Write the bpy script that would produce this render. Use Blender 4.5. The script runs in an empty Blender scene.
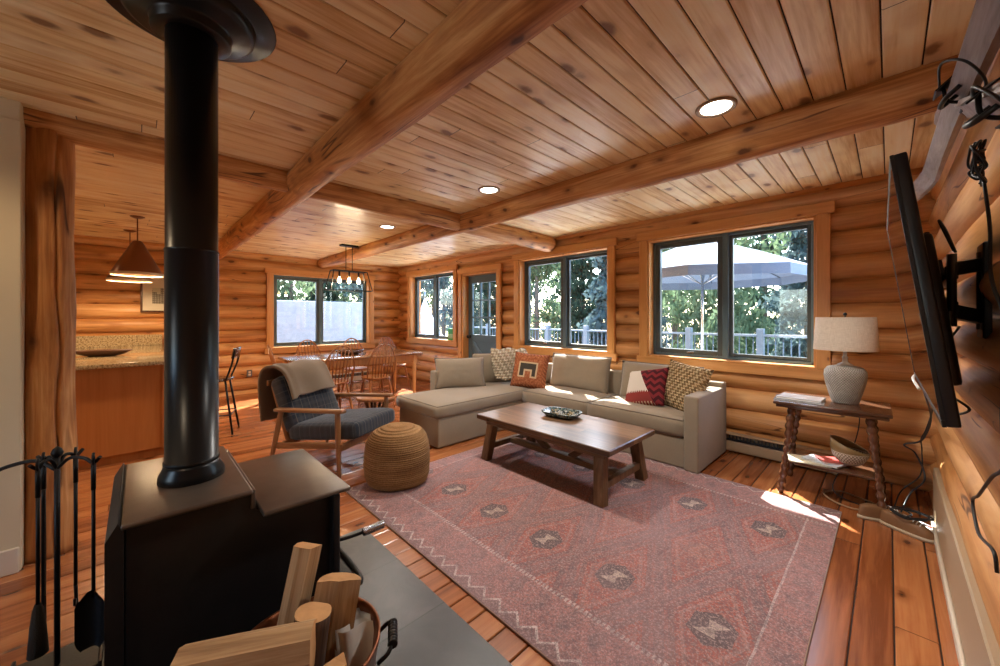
import bpy, bmesh, math, random
from mathutils import Vector, Matrix, Euler, noise
R = math.radians
rnd = random.Random(7)
S = bpy.context.scene
COL = S.collection
PI = math.pi

# ------------------------------------------------------------------ nodes
class NT:
    def __init__(s, mat):
        mat.use_nodes = True
        s.nt = mat.node_tree
        s.nt.nodes.clear()
    def n(s, t, **kw):
        o = s.nt.nodes.new(t)
        for k, v in kw.items(): setattr(o, k, v)
        return o
    def link(s, a, b):
        if isinstance(a, V): a = a.s
        s.nt.links.new(a, b)
    def put(s, sock, v):
        if isinstance(v, V): s.link(v, sock)
        elif hasattr(v, 'is_output'): s.link(v, sock)
        else: sock.default_value = v
    def math(s, op, a, b=0.0, c=None, clamp=False):
        m = s.n('ShaderNodeMath', operation=op, use_clamp=clamp)
        s.put(m.inputs[0], a); s.put(m.inputs[1], b)
        if c is not None: s.put(m.inputs[2], c)
        return V(s, m.outputs[0])
    def coord(s, kind='Object'):
        return s.n('ShaderNodeTexCoord').outputs[kind]
    def mapping(s, v, scale=(1, 1, 1), loc=(0, 0, 0), rot=(0, 0, 0)):
        m = s.n('ShaderNodeMapping')
        s.link(v, m.inputs['Vector']); m.inputs['Scale'].default_value = scale
        m.inputs['Location'].default_value = loc; m.inputs['Rotation'].default_value = rot
        return m.outputs[0]
    def xyz(s, v):
        m = s.n('ShaderNodeSeparateXYZ'); s.link(v, m.inputs[0])
        return [V(s, o) for o in m.outputs]
    def comb(s, x=0.0, y=0.0, z=0.0):
        m = s.n('ShaderNodeCombineXYZ')
        for i, q in enumerate((x, y, z)): s.put(m.inputs[i], q)
        return m.outputs[0]
    def noise(s, v, scale=5, detail=3, rough=.55, dist=0.0):
        m = s.n('ShaderNodeTexNoise'); s.link(v, m.inputs['Vector'])
        m.inputs['Scale'].default_value = scale; m.inputs['Detail'].default_value = detail
        m.inputs['Roughness'].default_value = rough; m.inputs['Distortion'].default_value = dist
        return V(s, m.outputs[0])
    def white(s, v):
        m = s.n('ShaderNodeTexWhiteNoise', noise_dimensions='3D'); s.link(v, m.inputs['Vector'])
        return V(s, m.outputs['Value'])
    def voronoi(s, v, scale=5, rand=1.0, out='Distance'):
        m = s.n('ShaderNodeTexVoronoi'); s.link(v, m.inputs['Vector'])
        m.inputs['Scale'].default_value = scale; m.inputs['Randomness'].default_value = rand
        return V(s, m.outputs[out])
    def vadd(s, a, b):
        m = s.n('ShaderNodeVectorMath', operation='ADD'); s.link(a, m.inputs[0]); s.link(b, m.inputs[1])
        return m.outputs[0]
    def ramp(s, f, stops):
        m = s.n('ShaderNodeValToRGB'); s.link(f, m.inputs[0])
        e = m.color_ramp.elements
        while len(e) < len(stops): e.new(.5)
        for i, (p, c) in enumerate(stops):
            e[i].position = p; e[i].color = (*c, 1)
        return m.outputs[0]
    def mix(s, f, a, b, blend='MIX'):
        m = s.n('ShaderNodeMix', data_type='RGBA', blend_type=blend)
        s.put(m.inputs[0], f)
        for i, c in ((6, a), (7, b)):
            if isinstance(c, tuple): m.inputs[i].default_value = (*c, 1)
            else: s.put(m.inputs[i], c)
        return m.outputs[2]
    def smooth(s, v, a, b):
        m = s.n('ShaderNodeMapRange', interpolation_type='SMOOTHSTEP')
        s.put(m.inputs[0], v); s.put(m.inputs[1], a); s.put(m.inputs[2], b)
        return V(s, m.outputs[0])
    def bump(s, h, strength=.3, dist=.01):
        m = s.n('ShaderNodeBump'); s.put(m.inputs['Height'], h)
        m.inputs['Strength'].default_value = strength; m.inputs['Distance'].default_value = dist
        return m.outputs[0]
    def bsdf(s, color, rough=.5, metal=0.0, normal=None, spec=.5, **kw):
        b = s.n('ShaderNodeBsdfPrincipled')
        if isinstance(color, tuple): b.inputs['Base Color'].default_value = (*color, 1)
        else: s.link(color, b.inputs['Base Color'])
        s.put(b.inputs['Roughness'], rough); b.inputs['Metallic'].default_value = metal
        b.inputs['Specular IOR Level'].default_value = spec
        if normal is not None: s.link(normal, b.inputs['Normal'])
        for k, v in kw.items(): s.put(b.inputs[k], v)
        o = s.n('ShaderNodeOutputMaterial'); s.link(b.outputs[0], o.inputs[0])
        return b
class V:
    def __init__(s, n, sock): s.n = n; s.s = sock
    def __add__(s, o): return s.n.math('ADD', s, o)
    __radd__ = __add__
    def __sub__(s, o): return s.n.math('SUBTRACT', s, o)
    def __rsub__(s, o): return s.n.math('SUBTRACT', o, s)
    def __mul__(s, o): return s.n.math('MULTIPLY', s, o)
    __rmul__ = __mul__
    def __truediv__(s, o): return s.n.math('DIVIDE', s, o)
    def __lt__(s, o): return s.n.math('LESS_THAN', s, o)
    def __gt__(s, o): return s.n.math('GREATER_THAN', s, o)
    def abs(s): return s.n.math('ABSOLUTE', s)
    def floor(s): return s.n.math('FLOOR', s)
    def frac(s): return s.n.math('FRACT', s)
    def min(s, o): return s.n.math('MINIMUM', s, o)
    def max(s, o): return s.n.math('MAXIMUM', s, o)
    def tri(s, p): return s.n.math('PINGPONG', s, p)
    def clamp(s): return s.n.math('ADD', s, 0.0, clamp=True)

def newmat(name):
    m = bpy.data.materials.new(name)
    return m, NT(m)
def plain(name, c, rough=.5, metal=0.0, spec=.5, bumpscale=0, bumpstr=.2, var=.0, **kw):
    m, t = newmat(name)
    co = t.coord()
    nrm = None; col = c
    if bumpscale: nrm = t.bump(t.noise(co, bumpscale, 4), bumpstr, .004)
    if var:
        f = t.noise(co, 9, 4)
        col = t.ramp(f, [(.3, tuple(x * (1 - var) for x in c)), (.7, tuple(min(1, x * (1 + var)) for x in c))])
    t.bsdf(col, rough, metal, nrm, spec, **kw)
    return m
def wood(name, dark, mid, light, axis=0, sc=1.0, knots=.0, rough=.45, board=None, boardaxis=0, boardlen=0, boardoff=0., spec=.4, bstr=.15, rowvar=.25, coat=0.0, swap=.0, cracks=0.0):
    """grain runs along `axis` of the object; board = width of a board across boardaxis (each board its own tone)"""
    m, t = newmat(name)
    co = t.coord()
    oi = t.n('ShaderNodeObjectInfo').outputs['Random']
    off = t.comb(V(t, oi) * 13.0, V(t, oi) * 7.0, V(t, oi) * 3.0)
    p = t.vadd(co, off)
    tone = None
    if board:
        c = t.xyz(co)
        bi = ((c[boardaxis] - boardoff) / board).floor()
        if boardlen:
            r0 = t.white(t.comb(bi, 3.3, 1.7))
            li = (c[axis] / boardlen + r0 * 5.0)
            ji = li.floor()
            bi2 = t.comb(bi, ji, .5)
        else:
            bi2 = t.comb(bi, .5, .5)
        tone = t.white(bi2)
        t2 = t.comb(tone * 9.0, tone * 5.0, tone * 11.0)
        p = t.vadd(p, t2)
    s = [9.0 * sc] * 3; s[axis] = .7 * sc
    f1 = t.noise(t.mapping(p, tuple(s)), 1.0, 5, .6, 1.2)
    s2 = [60.0 * sc] * 3; s2[axis] = 2.0 * sc
    f2 = t.noise(t.mapping(p, tuple(s2)), 1.0, 3, .6, .3)
    f = f1 * .7 + f2 * .3
    if tone is not None: f = f + (tone - .5) * rowvar
    col = t.ramp(f, [(.3, dark), (.5, mid), (.68, light)])
    if knots:
        s3 = [6.4 * sc] * 3; s3[axis] = 3.4 * sc
        wob = t.noise(p, 16 * sc, 3)
        d = t.voronoi(t.mapping(p, tuple(s3)), 1.0) + (wob - .5) * .16
        k1 = t.smooth(d, .19 * knots, .08 * knots)
        k2 = t.smooth(d, .42 * knots, .14 * knots)
        col = t.mix(k2 * .45, col, dark)
        col = t.mix(k1 * .85, col, (dark[0] * .30, dark[1] * .2, dark[2] * .16))
    if cracks:
        s4 = [7.0] * 3; s4[axis] = .55
        g = (t.noise(t.mapping(p, tuple(s4)), 1.0, 2, .5, .6) - .5).abs()
        gate = t.smooth(t.noise(p, 1.7, 1), .54, .62)
        cr = t.smooth(g, .009 * cracks, .002) * gate
        col = t.mix(cr * .85, col, (dark[0] * .22, dark[1] * .16, dark[2] * .12))
    if boardlen:
        fr = li.frac()
        e = fr.min(1.0 - fr) * boardlen
        col = t.mix((e < .0022) * .85, col, (.03, .015, .008))
    b = t.bsdf(col, rough, 0, t.bump(f, bstr, .006), spec)
    if coat:
        b.inputs['Coat Weight'].default_value = coat; b.inputs['Coat Roughness'].default_value = .18
    return m
def fabric(name, c, var=.18, scale=260, rough=.95, big=3.0, bstr=.35):
    m, t = newmat(name)
    co = t.coord()
    w = t.noise(co, scale, 2)
    g = t.noise(co, big, 4)
    f = w * .5 + g * .5
    col = t.ramp(f, [(.35, tuple(x * (1 - var) for x in c)), (.65, tuple(min(1, x * (1 + var)) for x in c))])
    t.bsdf(col, rough, 0, t.bump(w, bstr, .002), .15, **{'Sheen Weight': .25, 'Sheen Roughness': .5})
    return m

# ------------------------------------------------------------------ mesh building
class MB:
    def __init__(s): s.bm = bmesh.new(); s.mi = 0; s.sm = False
    def mark(s, fs, smooth=None):
        for f in fs:
            f.material_index = s.mi; f.smooth = s.sm if smooth is None else smooth
    def box(s, c, d, rot=None, bev=0.0, seg=2):
        t = bmesh.new()
        M = Matrix.Translation(c) @ (rot.to_4x4() if rot is not None else Matrix.Identity(4))
        bmesh.ops.create_cube(t, size=1, matrix=Matrix.Diagonal((*d, 1)))
        if bev:
            bmesh.ops.bevel(t, geom=t.edges[:], offset=bev, segments=seg, profile=.6, affect='EDGES', clamp_overlap=True)
        bmesh.ops.transform(t, matrix=M, verts=t.verts[:])
        s.merge(t, bev > 0 and seg > 1)
        return s
    def merge(s, t, smooth=False):
        mp = {v: s.bm.verts.new(v.co) for v in t.verts}
        for f in t.faces:
            try: nf = s.bm.faces.new([mp[v] for v in f.verts])
            except ValueError: continue
            nf.material_index = s.mi; nf.smooth = smooth
        t.free()
    def ab(s, x0, x1, y0, y1, z0, z1, bev=0.0, seg=2):
        return s.box(((x0 + x1) / 2, (y0 + y1) / 2, (z0 + z1) / 2), (abs(x1 - x0), abs(y1 - y0), abs(z1 - z0)), None, bev, seg)
    def beam(s, p0, p1, w, h, bev=0.0, up=(0, 0, 1)):
        p0 = Vector(p0); p1 = Vector(p1); d = p1 - p0
        x = d.normalized(); y = Vector(up).cross(x)
        if y.length < 1e-4: y = Vector((0, 1, 0)).cross(x)
        y.normalize(); z = x.cross(y)
        M = Matrix((x, y, z)).transposed()
        return s.box((p0 + p1) / 2, (d.length, w, h), M, bev)
    def tube(s, pts, r, n=8, closed=False, cap=True, smooth=True):
        pts = [Vector(p) for p in pts]; N = len(pts)
        rr = r if isinstance(r, (list, tuple)) else [r] * N
        rings = []; prev = None
        for i, p in enumerate(pts):
            a = pts[(i - 1) % N] if (closed or i > 0) else pts[0]
            b = pts[(i + 1) % N] if (closed or i < N - 1) else pts[-1]
            t = (b - a).normalized()
            if prev is None:
                u = t.orthogonal().normalized()
            else:
                u = prev - t * prev.dot(t)
                u = u.normalized() if u.length > 1e-6 else t.orthogonal().normalized()
            prev = u; w = t.cross(u)
            rings.append([s.bm.verts.new(p + (u * math.cos(2 * PI * k / n) + w * math.sin(2 * PI * k / n)) * rr[i]) for k in range(n)])
        fs = []
        for i in range(N if closed else N - 1):
            A, B = rings[i], rings[(i + 1) % N]
            for k in range(n):
                fs.append(s.bm.faces.new((A[k], A[(k + 1) % n], B[(k + 1) % n], B[k])))
        s.mark(fs, smooth)
        if cap and not closed:
            s.mark([s.bm.faces.new(rings[0][::-1]), s.bm.faces.new(rings[-1])], False)
        return s
    def lathe(s, prof, o=(0, 0, 0), n=32, M=None, smooth=True, sx=1, sy=1, wob=None):
        rings = []
        o = Vector(o)
        for (r, z) in prof:
            if r < 1e-5:
                v = Vector((0, 0, z)); v = (M @ v if M else v) + o
                rings.append([s.bm.verts.new(v)]); continue
            ring = []
            for k in range(n):
                a = 2 * PI * k / n
                q = r * (1 + (wob(a, z) if wob else 0))
                v = Vector((q * math.cos(a) * sx, q * math.sin(a) * sy, z))
                ring.append(s.bm.verts.new((M @ v if M else v) + o))
            rings.append(ring)
        fs = []
        for A, B in zip(rings, rings[1:]):
            if len(A) == 1 and len(B) == 1: continue
            for k in range(n):
                k2 = (k + 1) % n
                if len(A) == 1: f = (A[0], B[k2], B[k])
                elif len(B) == 1: f = (A[k], A[k2], B[0])
                else: f = (A[k], A[k2], B[k2], B[k])
                fs.append(s.bm.faces.new(f))
        s.mark(fs, smooth)
        return s
    def prism(s, poly, h, M=None, smooth=False):
        M = M or Matrix.Identity(4)
        a = [s.bm.verts.new(M @ Vector((x, y, 0))) for x, y in poly]
        b = [s.bm.verts.new(M @ Vector((x, y, h))) for x, y in poly]
        n = len(poly); fs = [s.bm.faces.new(a[::-1]), s.bm.faces.new(b)]
        s.mark(fs, False)
        s.mark([s.bm.faces.new((a[i], a[(i + 1) % n], b[(i + 1) % n], b[i])) for i in range(n)], smooth)
        return s
    def grid(s, fn, us, vs, skip=None, smooth=True, flip=False):
        g = [[s.bm.verts.new(fn(u, v)) for v in vs] for u in us]
        fs = []
        for i in range(len(us) - 1):
            for j in range(len(vs) - 1):
                if skip and skip((us[i] + us[i + 1]) / 2, (vs[j] + vs[j + 1]) / 2): continue
                q = (g[i][j], g[i + 1][j], g[i + 1][j + 1], g[i][j + 1])
                fs.append(s.bm.faces.new(q[::-1] if flip else q))
        s.mark(fs, smooth)
        return s
    def build(s, name, mats, parent=None, loc=None, rot=None, recalc=True):
        if recalc: bmesh.ops.recalc_face_normals(s.bm, faces=s.bm.faces[:])
        loose = [v for v in s.bm.verts if not v.link_faces]
        if loose: bmesh.ops.delete(s.bm, geom=loose, context='VERTS')
        me = bpy.data.meshes.new(name); s.bm.to_mesh(me); s.bm.free()
        for m in (mats if isinstance(mats, (list, tuple)) else [mats]): me.materials.append(m)
        o = bpy.data.objects.new(name, me); COL.objects.link(o)
        if parent: o.parent = parent
        if loc is not None: o.location = loc
        if rot is not None: o.rotation_euler = rot
        return o
def lin(a, b, n): return [a + (b - a) * i / (n - 1) for i in range(n)]
def bez(pts, n=8):
    """Catmull-Rom through the points"""
    P = [Vector(p) for p in pts]; out = []
    for i in range(len(P) - 1):
        a = P[i - 1] if i else P[0] * 2 - P[1]; b = P[i]; c = P[i + 1]
        d = P[i + 2] if i + 2 < len(P) else P[-1] * 2 - P[-2]
        for k in range(n):
            t = k / n
            out.append(.5 * ((2 * b) + (c - a) * t + (2 * a - 5 * b + 4 * c - d) * t * t + (3 * b - a - 3 * c + d) * t ** 3))
    out.append(P[-1]); return out
def tag(o, label=None, cat=None, group=None, kind=None):
    if label: o['label'] = label
    if cat: o['category'] = cat
    if group: o['group'] = group
    if kind: o['kind'] = kind
    return o
def empty(name, loc=(0, 0, 0), rz=0.0, label=None, cat=None, group=None, kind=None, rot=None):
    o = bpy.data.objects.new(name, None); COL.objects.link(o)
    o.location = loc; o.rotation_euler = rot or (0, 0, rz); o.empty_display_size = .1
    return tag(o, label, cat, group, kind)
def copy_tree(o, parent=None):
    c = o.copy(); COL.objects.link(c)
    if parent: c.parent = parent
    for ch in list(o.children): copy_tree(ch, c)
    return c
def struct(o): o['kind'] = 'structure'; return o
def rotmat(rx, ry, rz): return Euler((rx, ry, rz)).to_matrix()
def pillow_bm(w, h, d, n=18, pinch=.10, seed=0, sag=0.0):
    """cushion lying in local XZ plane, thickness along Y, base edge at z=0"""
    b = MB(); b.sm = True
    def P(side):
        def f(u, v):
            t = (max(0, 1 - abs(u) ** 2.6) ** .55) * (max(0, 1 - abs(v) ** 2.6) ** .55)
            x = u * w / 2 * (1 - pinch * (1 - abs(v)) * 0 - pinch * (1 - v * v) * abs(u) ** 3 * .5)
            z = v * h / 2 * (1 - pinch * (1 - u * u) * abs(v) ** 3 * .5)
            nz = 1.5 * noise.noise(Vector((u * 1.7 + seed, v * 1.7, side * 3.1 + seed)))
            wr = noise.noise(Vector((u * 5 + seed, v * 5, side * 2.1)))
            y = side * d / 2 * t * (1 + .22 * nz + .08 * wr) + .02 * nz * t
            z -= sag * t * (1 - v) * .2
            return Vector((x, y, z + h / 2))
        return f
    q = lin(-1, 1, n)
    b.grid(P(-1), q, q); b.grid(P(1), q, q)
    bmesh.ops.remove_doubles(b.bm, verts=b.bm.verts[:], dist=.0008)
    return b
def outline_tube(w, h, r, n=10, pinch=.10):
    pts = []
    q = lin(-1, 1, n)
    def m(u, v): return Vector((u * w / 2 * (1 - pinch * (1 - v * v) * abs(u) ** 3 * .5), 0, v * h / 2 * (1 - pinch * (1 - u * u) * abs(v) ** 3 * .5) + h / 2))
    for u in q[:-1]: pts.append(m(u, -1))
    for v in q[:-1]: pts.append(m(1, v))
    for u in q[::-1][:-1]: pts.append(m(u, 1))
    for v in q[::-1][:-1]: pts.append(m(-1, v))
    b = MB(); b.tube(pts, r, 6, closed=True); return b

# ------------------------------------------------------------------ materials
M = {}
LOG = dict(dark=(.31, .115, .030), mid=(.56, .265, .088), light=(.70, .395, .165))
PITCH = .2085
M['log_x'] = wood('log pine along x', axis=0, sc=.8, knots=.85, rough=.5, board=PITCH, boardaxis=2, boardoff=-.0095, rowvar=.2, cracks=1.0, coat=.12, **LOG)
M['log_y'] = wood('log pine along y', axis=1, sc=.8, knots=.85, rough=.5, board=PITCH, boardaxis=2, boardoff=.065, rowvar=.2, cracks=1.0, coat=.12, **LOG)
M['ceil'] = wood('ceiling pine boards', (.56, .30, .105), (.86, .66, .36), (.93, .80, .55), axis=1, sc=1.0, knots=1.2, rough=.42, board=.126, boardaxis=0, boardlen=2.6, boardoff=-.0215, rowvar=.22, coat=.15)
M['floor'] = wood('floor pine boards', (.17, .048, .014), (.33, .108, .035), (.44, .175, .062), axis=1, sc=.9, knots=.75, rough=.26, board=.129, boardaxis=0, boardlen=3.1, boardoff=.016, rowvar=.25, coat=.35)
M['beam_x'] = wood('beam log x', (.20, .06, .014), (.54, .25, .08), (.78, .48, .21), axis=0, sc=1.3, knots=1.0, rough=.55, cracks=2.0, bstr=.5)
M['beam_y'] = wood('beam log y', (.20, .06, .014), (.54, .25, .08), (.78, .48, .21), axis=1, sc=1.3, knots=1.0, rough=.55, cracks=2.0, bstr=.5)
M['post'] = wood('post log', (.20, .062, .015), (.50, .215, .065), (.72, .42, .18), axis=2, sc=1.1, knots=1.6, rough=.55, cracks=4.5, bstr=.6)
M['trim_x'] = wood('trim pine x', (.46, .19, .05), (.60, .28, .085), (.68, .36, .13), axis=0, knots=.45, rough=.4, coat=.1)
M['trim_z'] = wood('trim pine z', (.46, .19, .05), (.60, .28, .085), (.68, .36, .13), axis=2, knots=.45, rough=.4, coat=.1)
M['trim_y'] = wood('trim pine y', (.46, .19, .05), (.60, .28, .085), (.68, .36, .13), axis=1, knots=.45, rough=.4, coat=.1)
M['gap'] = plain('dark gap', (.025, .012, .007), .9)
M['frame'] = plain('blue grey window paint', (.085, .15, .20), .3)
M['sashdark'] = plain('dark blue grey paint', (.055, .078, .090), .4)
M['white'] = plain('cream wall paint', (.62, .53, .36), .6, bumpscale=80, bumpstr=.05)
M['cream'] = plain('cream painted board', (.62, .54, .43), .5)
M['iron'] = plain('black wrought iron', (.012, .012, .013), .45, .6, bumpscale=120, bumpstr=.2)
M['stove'] = plain('matte black stove steel', (.011, .012, .015), .42, .3, bumpscale=220, bumpstr=.12, var=.2)
M['stovetop'] = plain('satin grey stove top', (.13, .105, .088), .34, .55, bumpscale=150, bumpstr=.08, var=.15)
M['pipe'] = plain('satin black stove pipe', (.014, .016, .019), .30, .5)
M['steel'] = plain('brushed steel', (.45, .45, .46), .25, 1.0)
M['copper'] = plain('aged copper', (.22, .075, .032), .38, .75, var=.35, bumpscale=30, bumpstr=.15)
M['bark'] = wood('firewood bark', (.022, .011, .006), (.055, .027, .015), (.11, .06, .035), axis=2, sc=2, rough=.9, bstr=.9)
M['cutwood'] = wood('split firewood', (.24, .13, .06), (.45, .28, .14), (.60, .43, .25), axis=2, sc=2, rough=.8, bstr=.5)
M['cutend'] = plain('firewood cut end', (.50, .27, .115), .85, var=.3, bumpscale=60, bumpstr=.3)
M['paper'] = plain('white paper', (.72, .71, .69), .7)
M['sofa'] = fabric('taupe sofa fabric', (.25, .195, .135), .13)
M['sofapipe'] = fabric('taupe piping', (.17, .13, .095), .1)
M['dark'] = plain('black plastic', (.012, .012, .014), .35)
M['cable'] = plain('black rubber cable', (.010, .010, .011), .5)
M['whitep'] = plain('white plastic', (.70, .70, .69), .35)
M['bulbglow'] = None

def emis(name, c, st):
    m, t = newmat(name)
    e = t.n('ShaderNodeEmission'); e.inputs[0].default_value = (*c, 1); e.inputs[1].default_value = st
    o = t.n('ShaderNodeOutputMaterial'); t.link(e.outputs[0], o.inputs[0]); return m
M['canlight'] = emis('downlight glow', (1, .93, .80), 7.0)
M['bulb'] = emis('filament bulb glow', (1, .72, .36), 9.0)
def glass(name, tint=(1, 1, 1), gl=.10):
    m, t = newmat(name)
    tr = t.n('ShaderNodeBsdfTransparent'); tr.inputs[0].default_value = (*tint, 1)
    g = t.n('ShaderNodeBsdfGlossy'); g.inputs['Roughness'].default_value = .01
    lw = t.n('ShaderNodeLayerWeight'); lw.inputs[0].default_value = .5   # facing = 1 - |N.I|
    g5 = t.math('POWER', V(t, lw.outputs['Facing']), 5.0) * .95 + .04
    mx = t.n('ShaderNodeMixShader')
    t.link(g5, mx.inputs[0]); t.link(tr.outputs[0], mx.inputs[1]); t.link(g.outputs[0], mx.inputs[2])
    o = t.n('ShaderNodeOutputMaterial'); t.link(mx.outputs[0], o.inputs[0]); return m
M['glass'] = glass('window glass', (.95, .975, .985))

# plaid upholstery
def plaid():
    m, t = newmat('blue grey plaid wool'); c = t.xyz(t.coord())
    base = (.040, .048, .060); col = None
    w = t.noise(t.coord(), 300, 2)
    f = None
    def stripe(v, per, wd, off=0.0): return ((v / per + off).frac() - .5).abs() < wd
    a = stripe(c[1], .085, .16); b = stripe(c[0], .11, .14)
    a2 = stripe(c[1], .085, .04, .5); b2 = stripe(c[0], .11, .03, .5)
    col = t.mix(a * .5, (.026, .030, .038), (.070, .060, .052))
    col = t.mix(b * .5, col, (.060, .060, .066))
    col = t.mix(a2 * .6, col, (.17, .14, .11)); col = t.mix(b2 * .45, col, (.13, .12, .115))
    col = t.mix(t.smooth(w, .35, .65) * .35, col, (.02, .022, .03))
    t.bsdf(col, .95, 0, t.bump(w, .4, .002), .1, **{'Sheen Weight': .2}); return m
M['plaid'] = plaid()
M['blanket'] = fabric('tan wool blanket', (.165, .115, .075), .12, 180)
M['oak'] = wood('teak arm wood', (.16, .062, .022), (.27, .12, .045), (.36, .17, .07), axis=0, sc=2, rough=.35, coat=.15)
M['oakz'] = wood('teak leg wood', (.16, .062, .022), (.27, .12, .045), (.36, .17, .07), axis=2, sc=2, rough=.35, coat=.15)
M['windsor'] = wood('windsor maple', (.20, .065, .018), (.32, .12, .036), (.42, .18, .06), axis=2, sc=2, rough=.3, coat=.3)
M['dtop'] = wood('dining top', (.16, .065, .024), (.25, .11, .045), (.33, .16, .07), axis=1, sc=1.2, rough=.16, board=.14, boardaxis=0, coat=.5)
M['dleg'] = wood('dining base', (.46, .20, .06), (.58, .29, .10), (.66, .37, .15), axis=2, sc=1.2, rough=.35)
M['ctop'] = wood('coffee table top', (.060, .030, .016), (.145, .075, .038), (.235, .135, .07), axis=0, sc=1.3, rough=.30, board=.145, boardaxis=1, boardlen=.9, coat=.3, knots=.4)
M['cleg'] = wood('coffee table leg', (.065, .033, .014), (.145, .077, .034), (.22, .125, .06), axis=2, sc=1.6, rough=.5)
M['cbar'] = wood('coffee table bar', (.065, .033, .014), (.145, .077, .034), (.22, .125, .06), axis=0, sc=1.6, rough=.5)
M['mahog'] = wood('dark mahogany', (.030, .012, .006), (.080, .033, .016), (.14, .062, .030), axis=0, sc=1.8, rough=.24, coat=.4)
M['mahogz'] = wood('turned mahogany', (.035, .012, .006), (.090, .032, .014), (.15, .060, .026), axis=2, sc=1.8, rough=.22, coat=.5)

def granite():
    m, t = newmat('speckled granite'); co = t.coord()
    a = t.noise(co, 60, 4, .7); b = t.voronoi(co, 90)
    col = t.ramp(a, [(.33, (.05, .035, .02)), (.45, (.32, .22, .11)), (.62, (.52, .41, .25))])
    col = t.mix((b < .22) * .75, col, (.04, .03, .022)); t.bsdf(col, .08, 0, None, .6); return m
M['granite'] = granite()
M['cabinet'] = wood('cabinet panel', (.34, .115, .03), (.44, .165, .045), (.50, .20, .06), axis=2, sc=.6, rough=.35, coat=.2)
def slate():
    m, t = newmat('slate hearth tiles'); co = t.coord(); c = t.xyz(co)
    gx = ((c[0] + 2.28) / .43).frac(); gy = ((c[1] - 1.02) / .43).frac()
    e = gx.min(1.0 - gx).min(gy.min(1.0 - gy))
    n = t.noise(co, 6, 6, .6, .6)
    tile = t.white(t.comb(((c[0] + 2.28) / .43).floor(), ((c[1] - 1.02) / .43).floor(), 1.0))
    col = t.ramp(n + (tile - .5) * .16, [(.3, (.018, .017, .019)), (.55, (.034, .031, .033)), (.75, (.060, .053, .052))])
    col = t.mix((e < .009), col, (.012, .011, .011)); 
    t.bsdf(col, .38, 0, t.bump(n + (e > .009) * .3, .4, .006), .5); return m
M['slate'] = slate()
def jute():
    m, t = newmat('braided jute'); co = t.coord(); c = t.xyz(co)
    ring = t.math('SINE', c[2] * 420.0)
    n = t.noise(co, 120, 3); g = t.noise(t.mapping(co, (3, 3, 26)), 1, 3)
    col = t.ramp(n * .45 + g * .55, [(.3, (.13, .062, .022)), (.5, (.25, .130, .050)), (.7, (.38, .22, .10))])
    t.bsdf(col, .9, 0, t.bump(ring * .5 + n, .8, .006), .2); return m
M['jute'] = jute()
def knit(name, c, c2, ang=.6, sc=52):
    m, t = newmat(name); co = t.coord(); q = t.mapping(co, (1, 1, 1), rot=(0, ang, 0)); c3 = t.xyz(q)
    w = t.math('SINE', c3[0] * sc * 2.0 + t.math('SINE', c3[2] * sc * 3.4) * 1.3)
    n = t.noise(co, 70, 3)
    col = t.ramp(w * .33 + .5 + (n - .5) * .5, [(.22, c2), (.62, c), (.9, tuple(min(1, x * 1.2) for x in c))])
    t.bsdf(col, .95, 0, t.bump(w + n, 1.0, .012), .1); return m
M['knit'] = knit('cream knit wool', (.54, .45, .33), (.34, .26, .17), .6, 44)
M['bobble'] = knit('tan bobble weave', (.50, .36, .20), (.23, .14, .065), -.5, 60)
def kilim():
    m, t = newmat('rust kilim'); co = t.coord(); c = t.xyz(co)
    n = t.noise(co, 45, 4); x = c[0]; z = c[2] - .23
    col = t.ramp(n, [(.3, (.20, .055, .022)), (.55, (.34, .115, .05)), (.75, (.45, .20, .10))])
    def rect(x0, x1, z0, z1): return (x > x0) * (x < x1) * (z > z0) * (z < z1)
    o = (rect(-.135, .115, -.02, .10) + rect(-.135, -.04, -.10, .02) + rect(.03, .115, -.10, .02)).clamp()
    i = (rect(-.115, .095, .005, .08) + rect(-.115, -.06, -.08, .02) + rect(.05, .095, -.08, .02)).clamp()
    col = t.mix(o, col, (.50, .36, .22)); col = t.mix(i, col, (.055, .045, .035))
    e = (x.abs() > .18).max(z.abs() > .185) * t.math('SINE', (x + z) * 140.0)
    col = t.mix((e > .3) * .6, col, (.12, .035, .02))
    t.bsdf(col, .95, 0, t.bump(n, .5, .004), .1); return m
M['kilim'] = kilim()
def redpillow():
    m, t = newmat('red patterned cushion'); co = t.coord(); c = t.xyz(co); x = c[0]; z = c[2] - .21
    n = t.noise(co, 60, 3)
    zig = ((z + (x * 1.0).tri(.045) * .9) / .075).frac()
    col = t.mix(zig < .5, (.17, .022, .026), (.055, .012, .014))
    cream = (x + z * .55) < .035
    dash = t.math('SINE', x * 190.0)
    fr = (z < (-.085 + (x * 1.0).tri(.012) * 2.2))
    col2 = t.mix(fr, (.56, .49, .42), (.20, .035, .03))
    col2 = t.mix((z < -.17) * (dash > .3), col2, (.45, .30, .2))
    col = t.mix(cream, col, col2)
    t.bsdf(col, .95, 0, t.bump(n, .4, .003), .1); return m
M['redpillow'] = redpillow()
M['ceramic'] = None
def ceramic():
    m, t = newmat('woven texture ceramic'); co = t.coord(); c = t.xyz(co)
    ang = t.math('ARCTAN2', c[1], c[0]); w = t.math('SINE', ang * 46.0) * t.math('SINE', c[2] * 330.0)
    n = t.noise(co, 40, 3)
    col = t.ramp(w * .35 + .5 + (n - .5) * .4, [(.2, (.20, .175, .15)), (.55, (.40, .37, .33)), (.85, (.55, .51, .46))])
    t.bsdf(col, .6, 0, t.bump(w, .7, .005), .4); return m
M['ceramic'] = ceramic()
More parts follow.
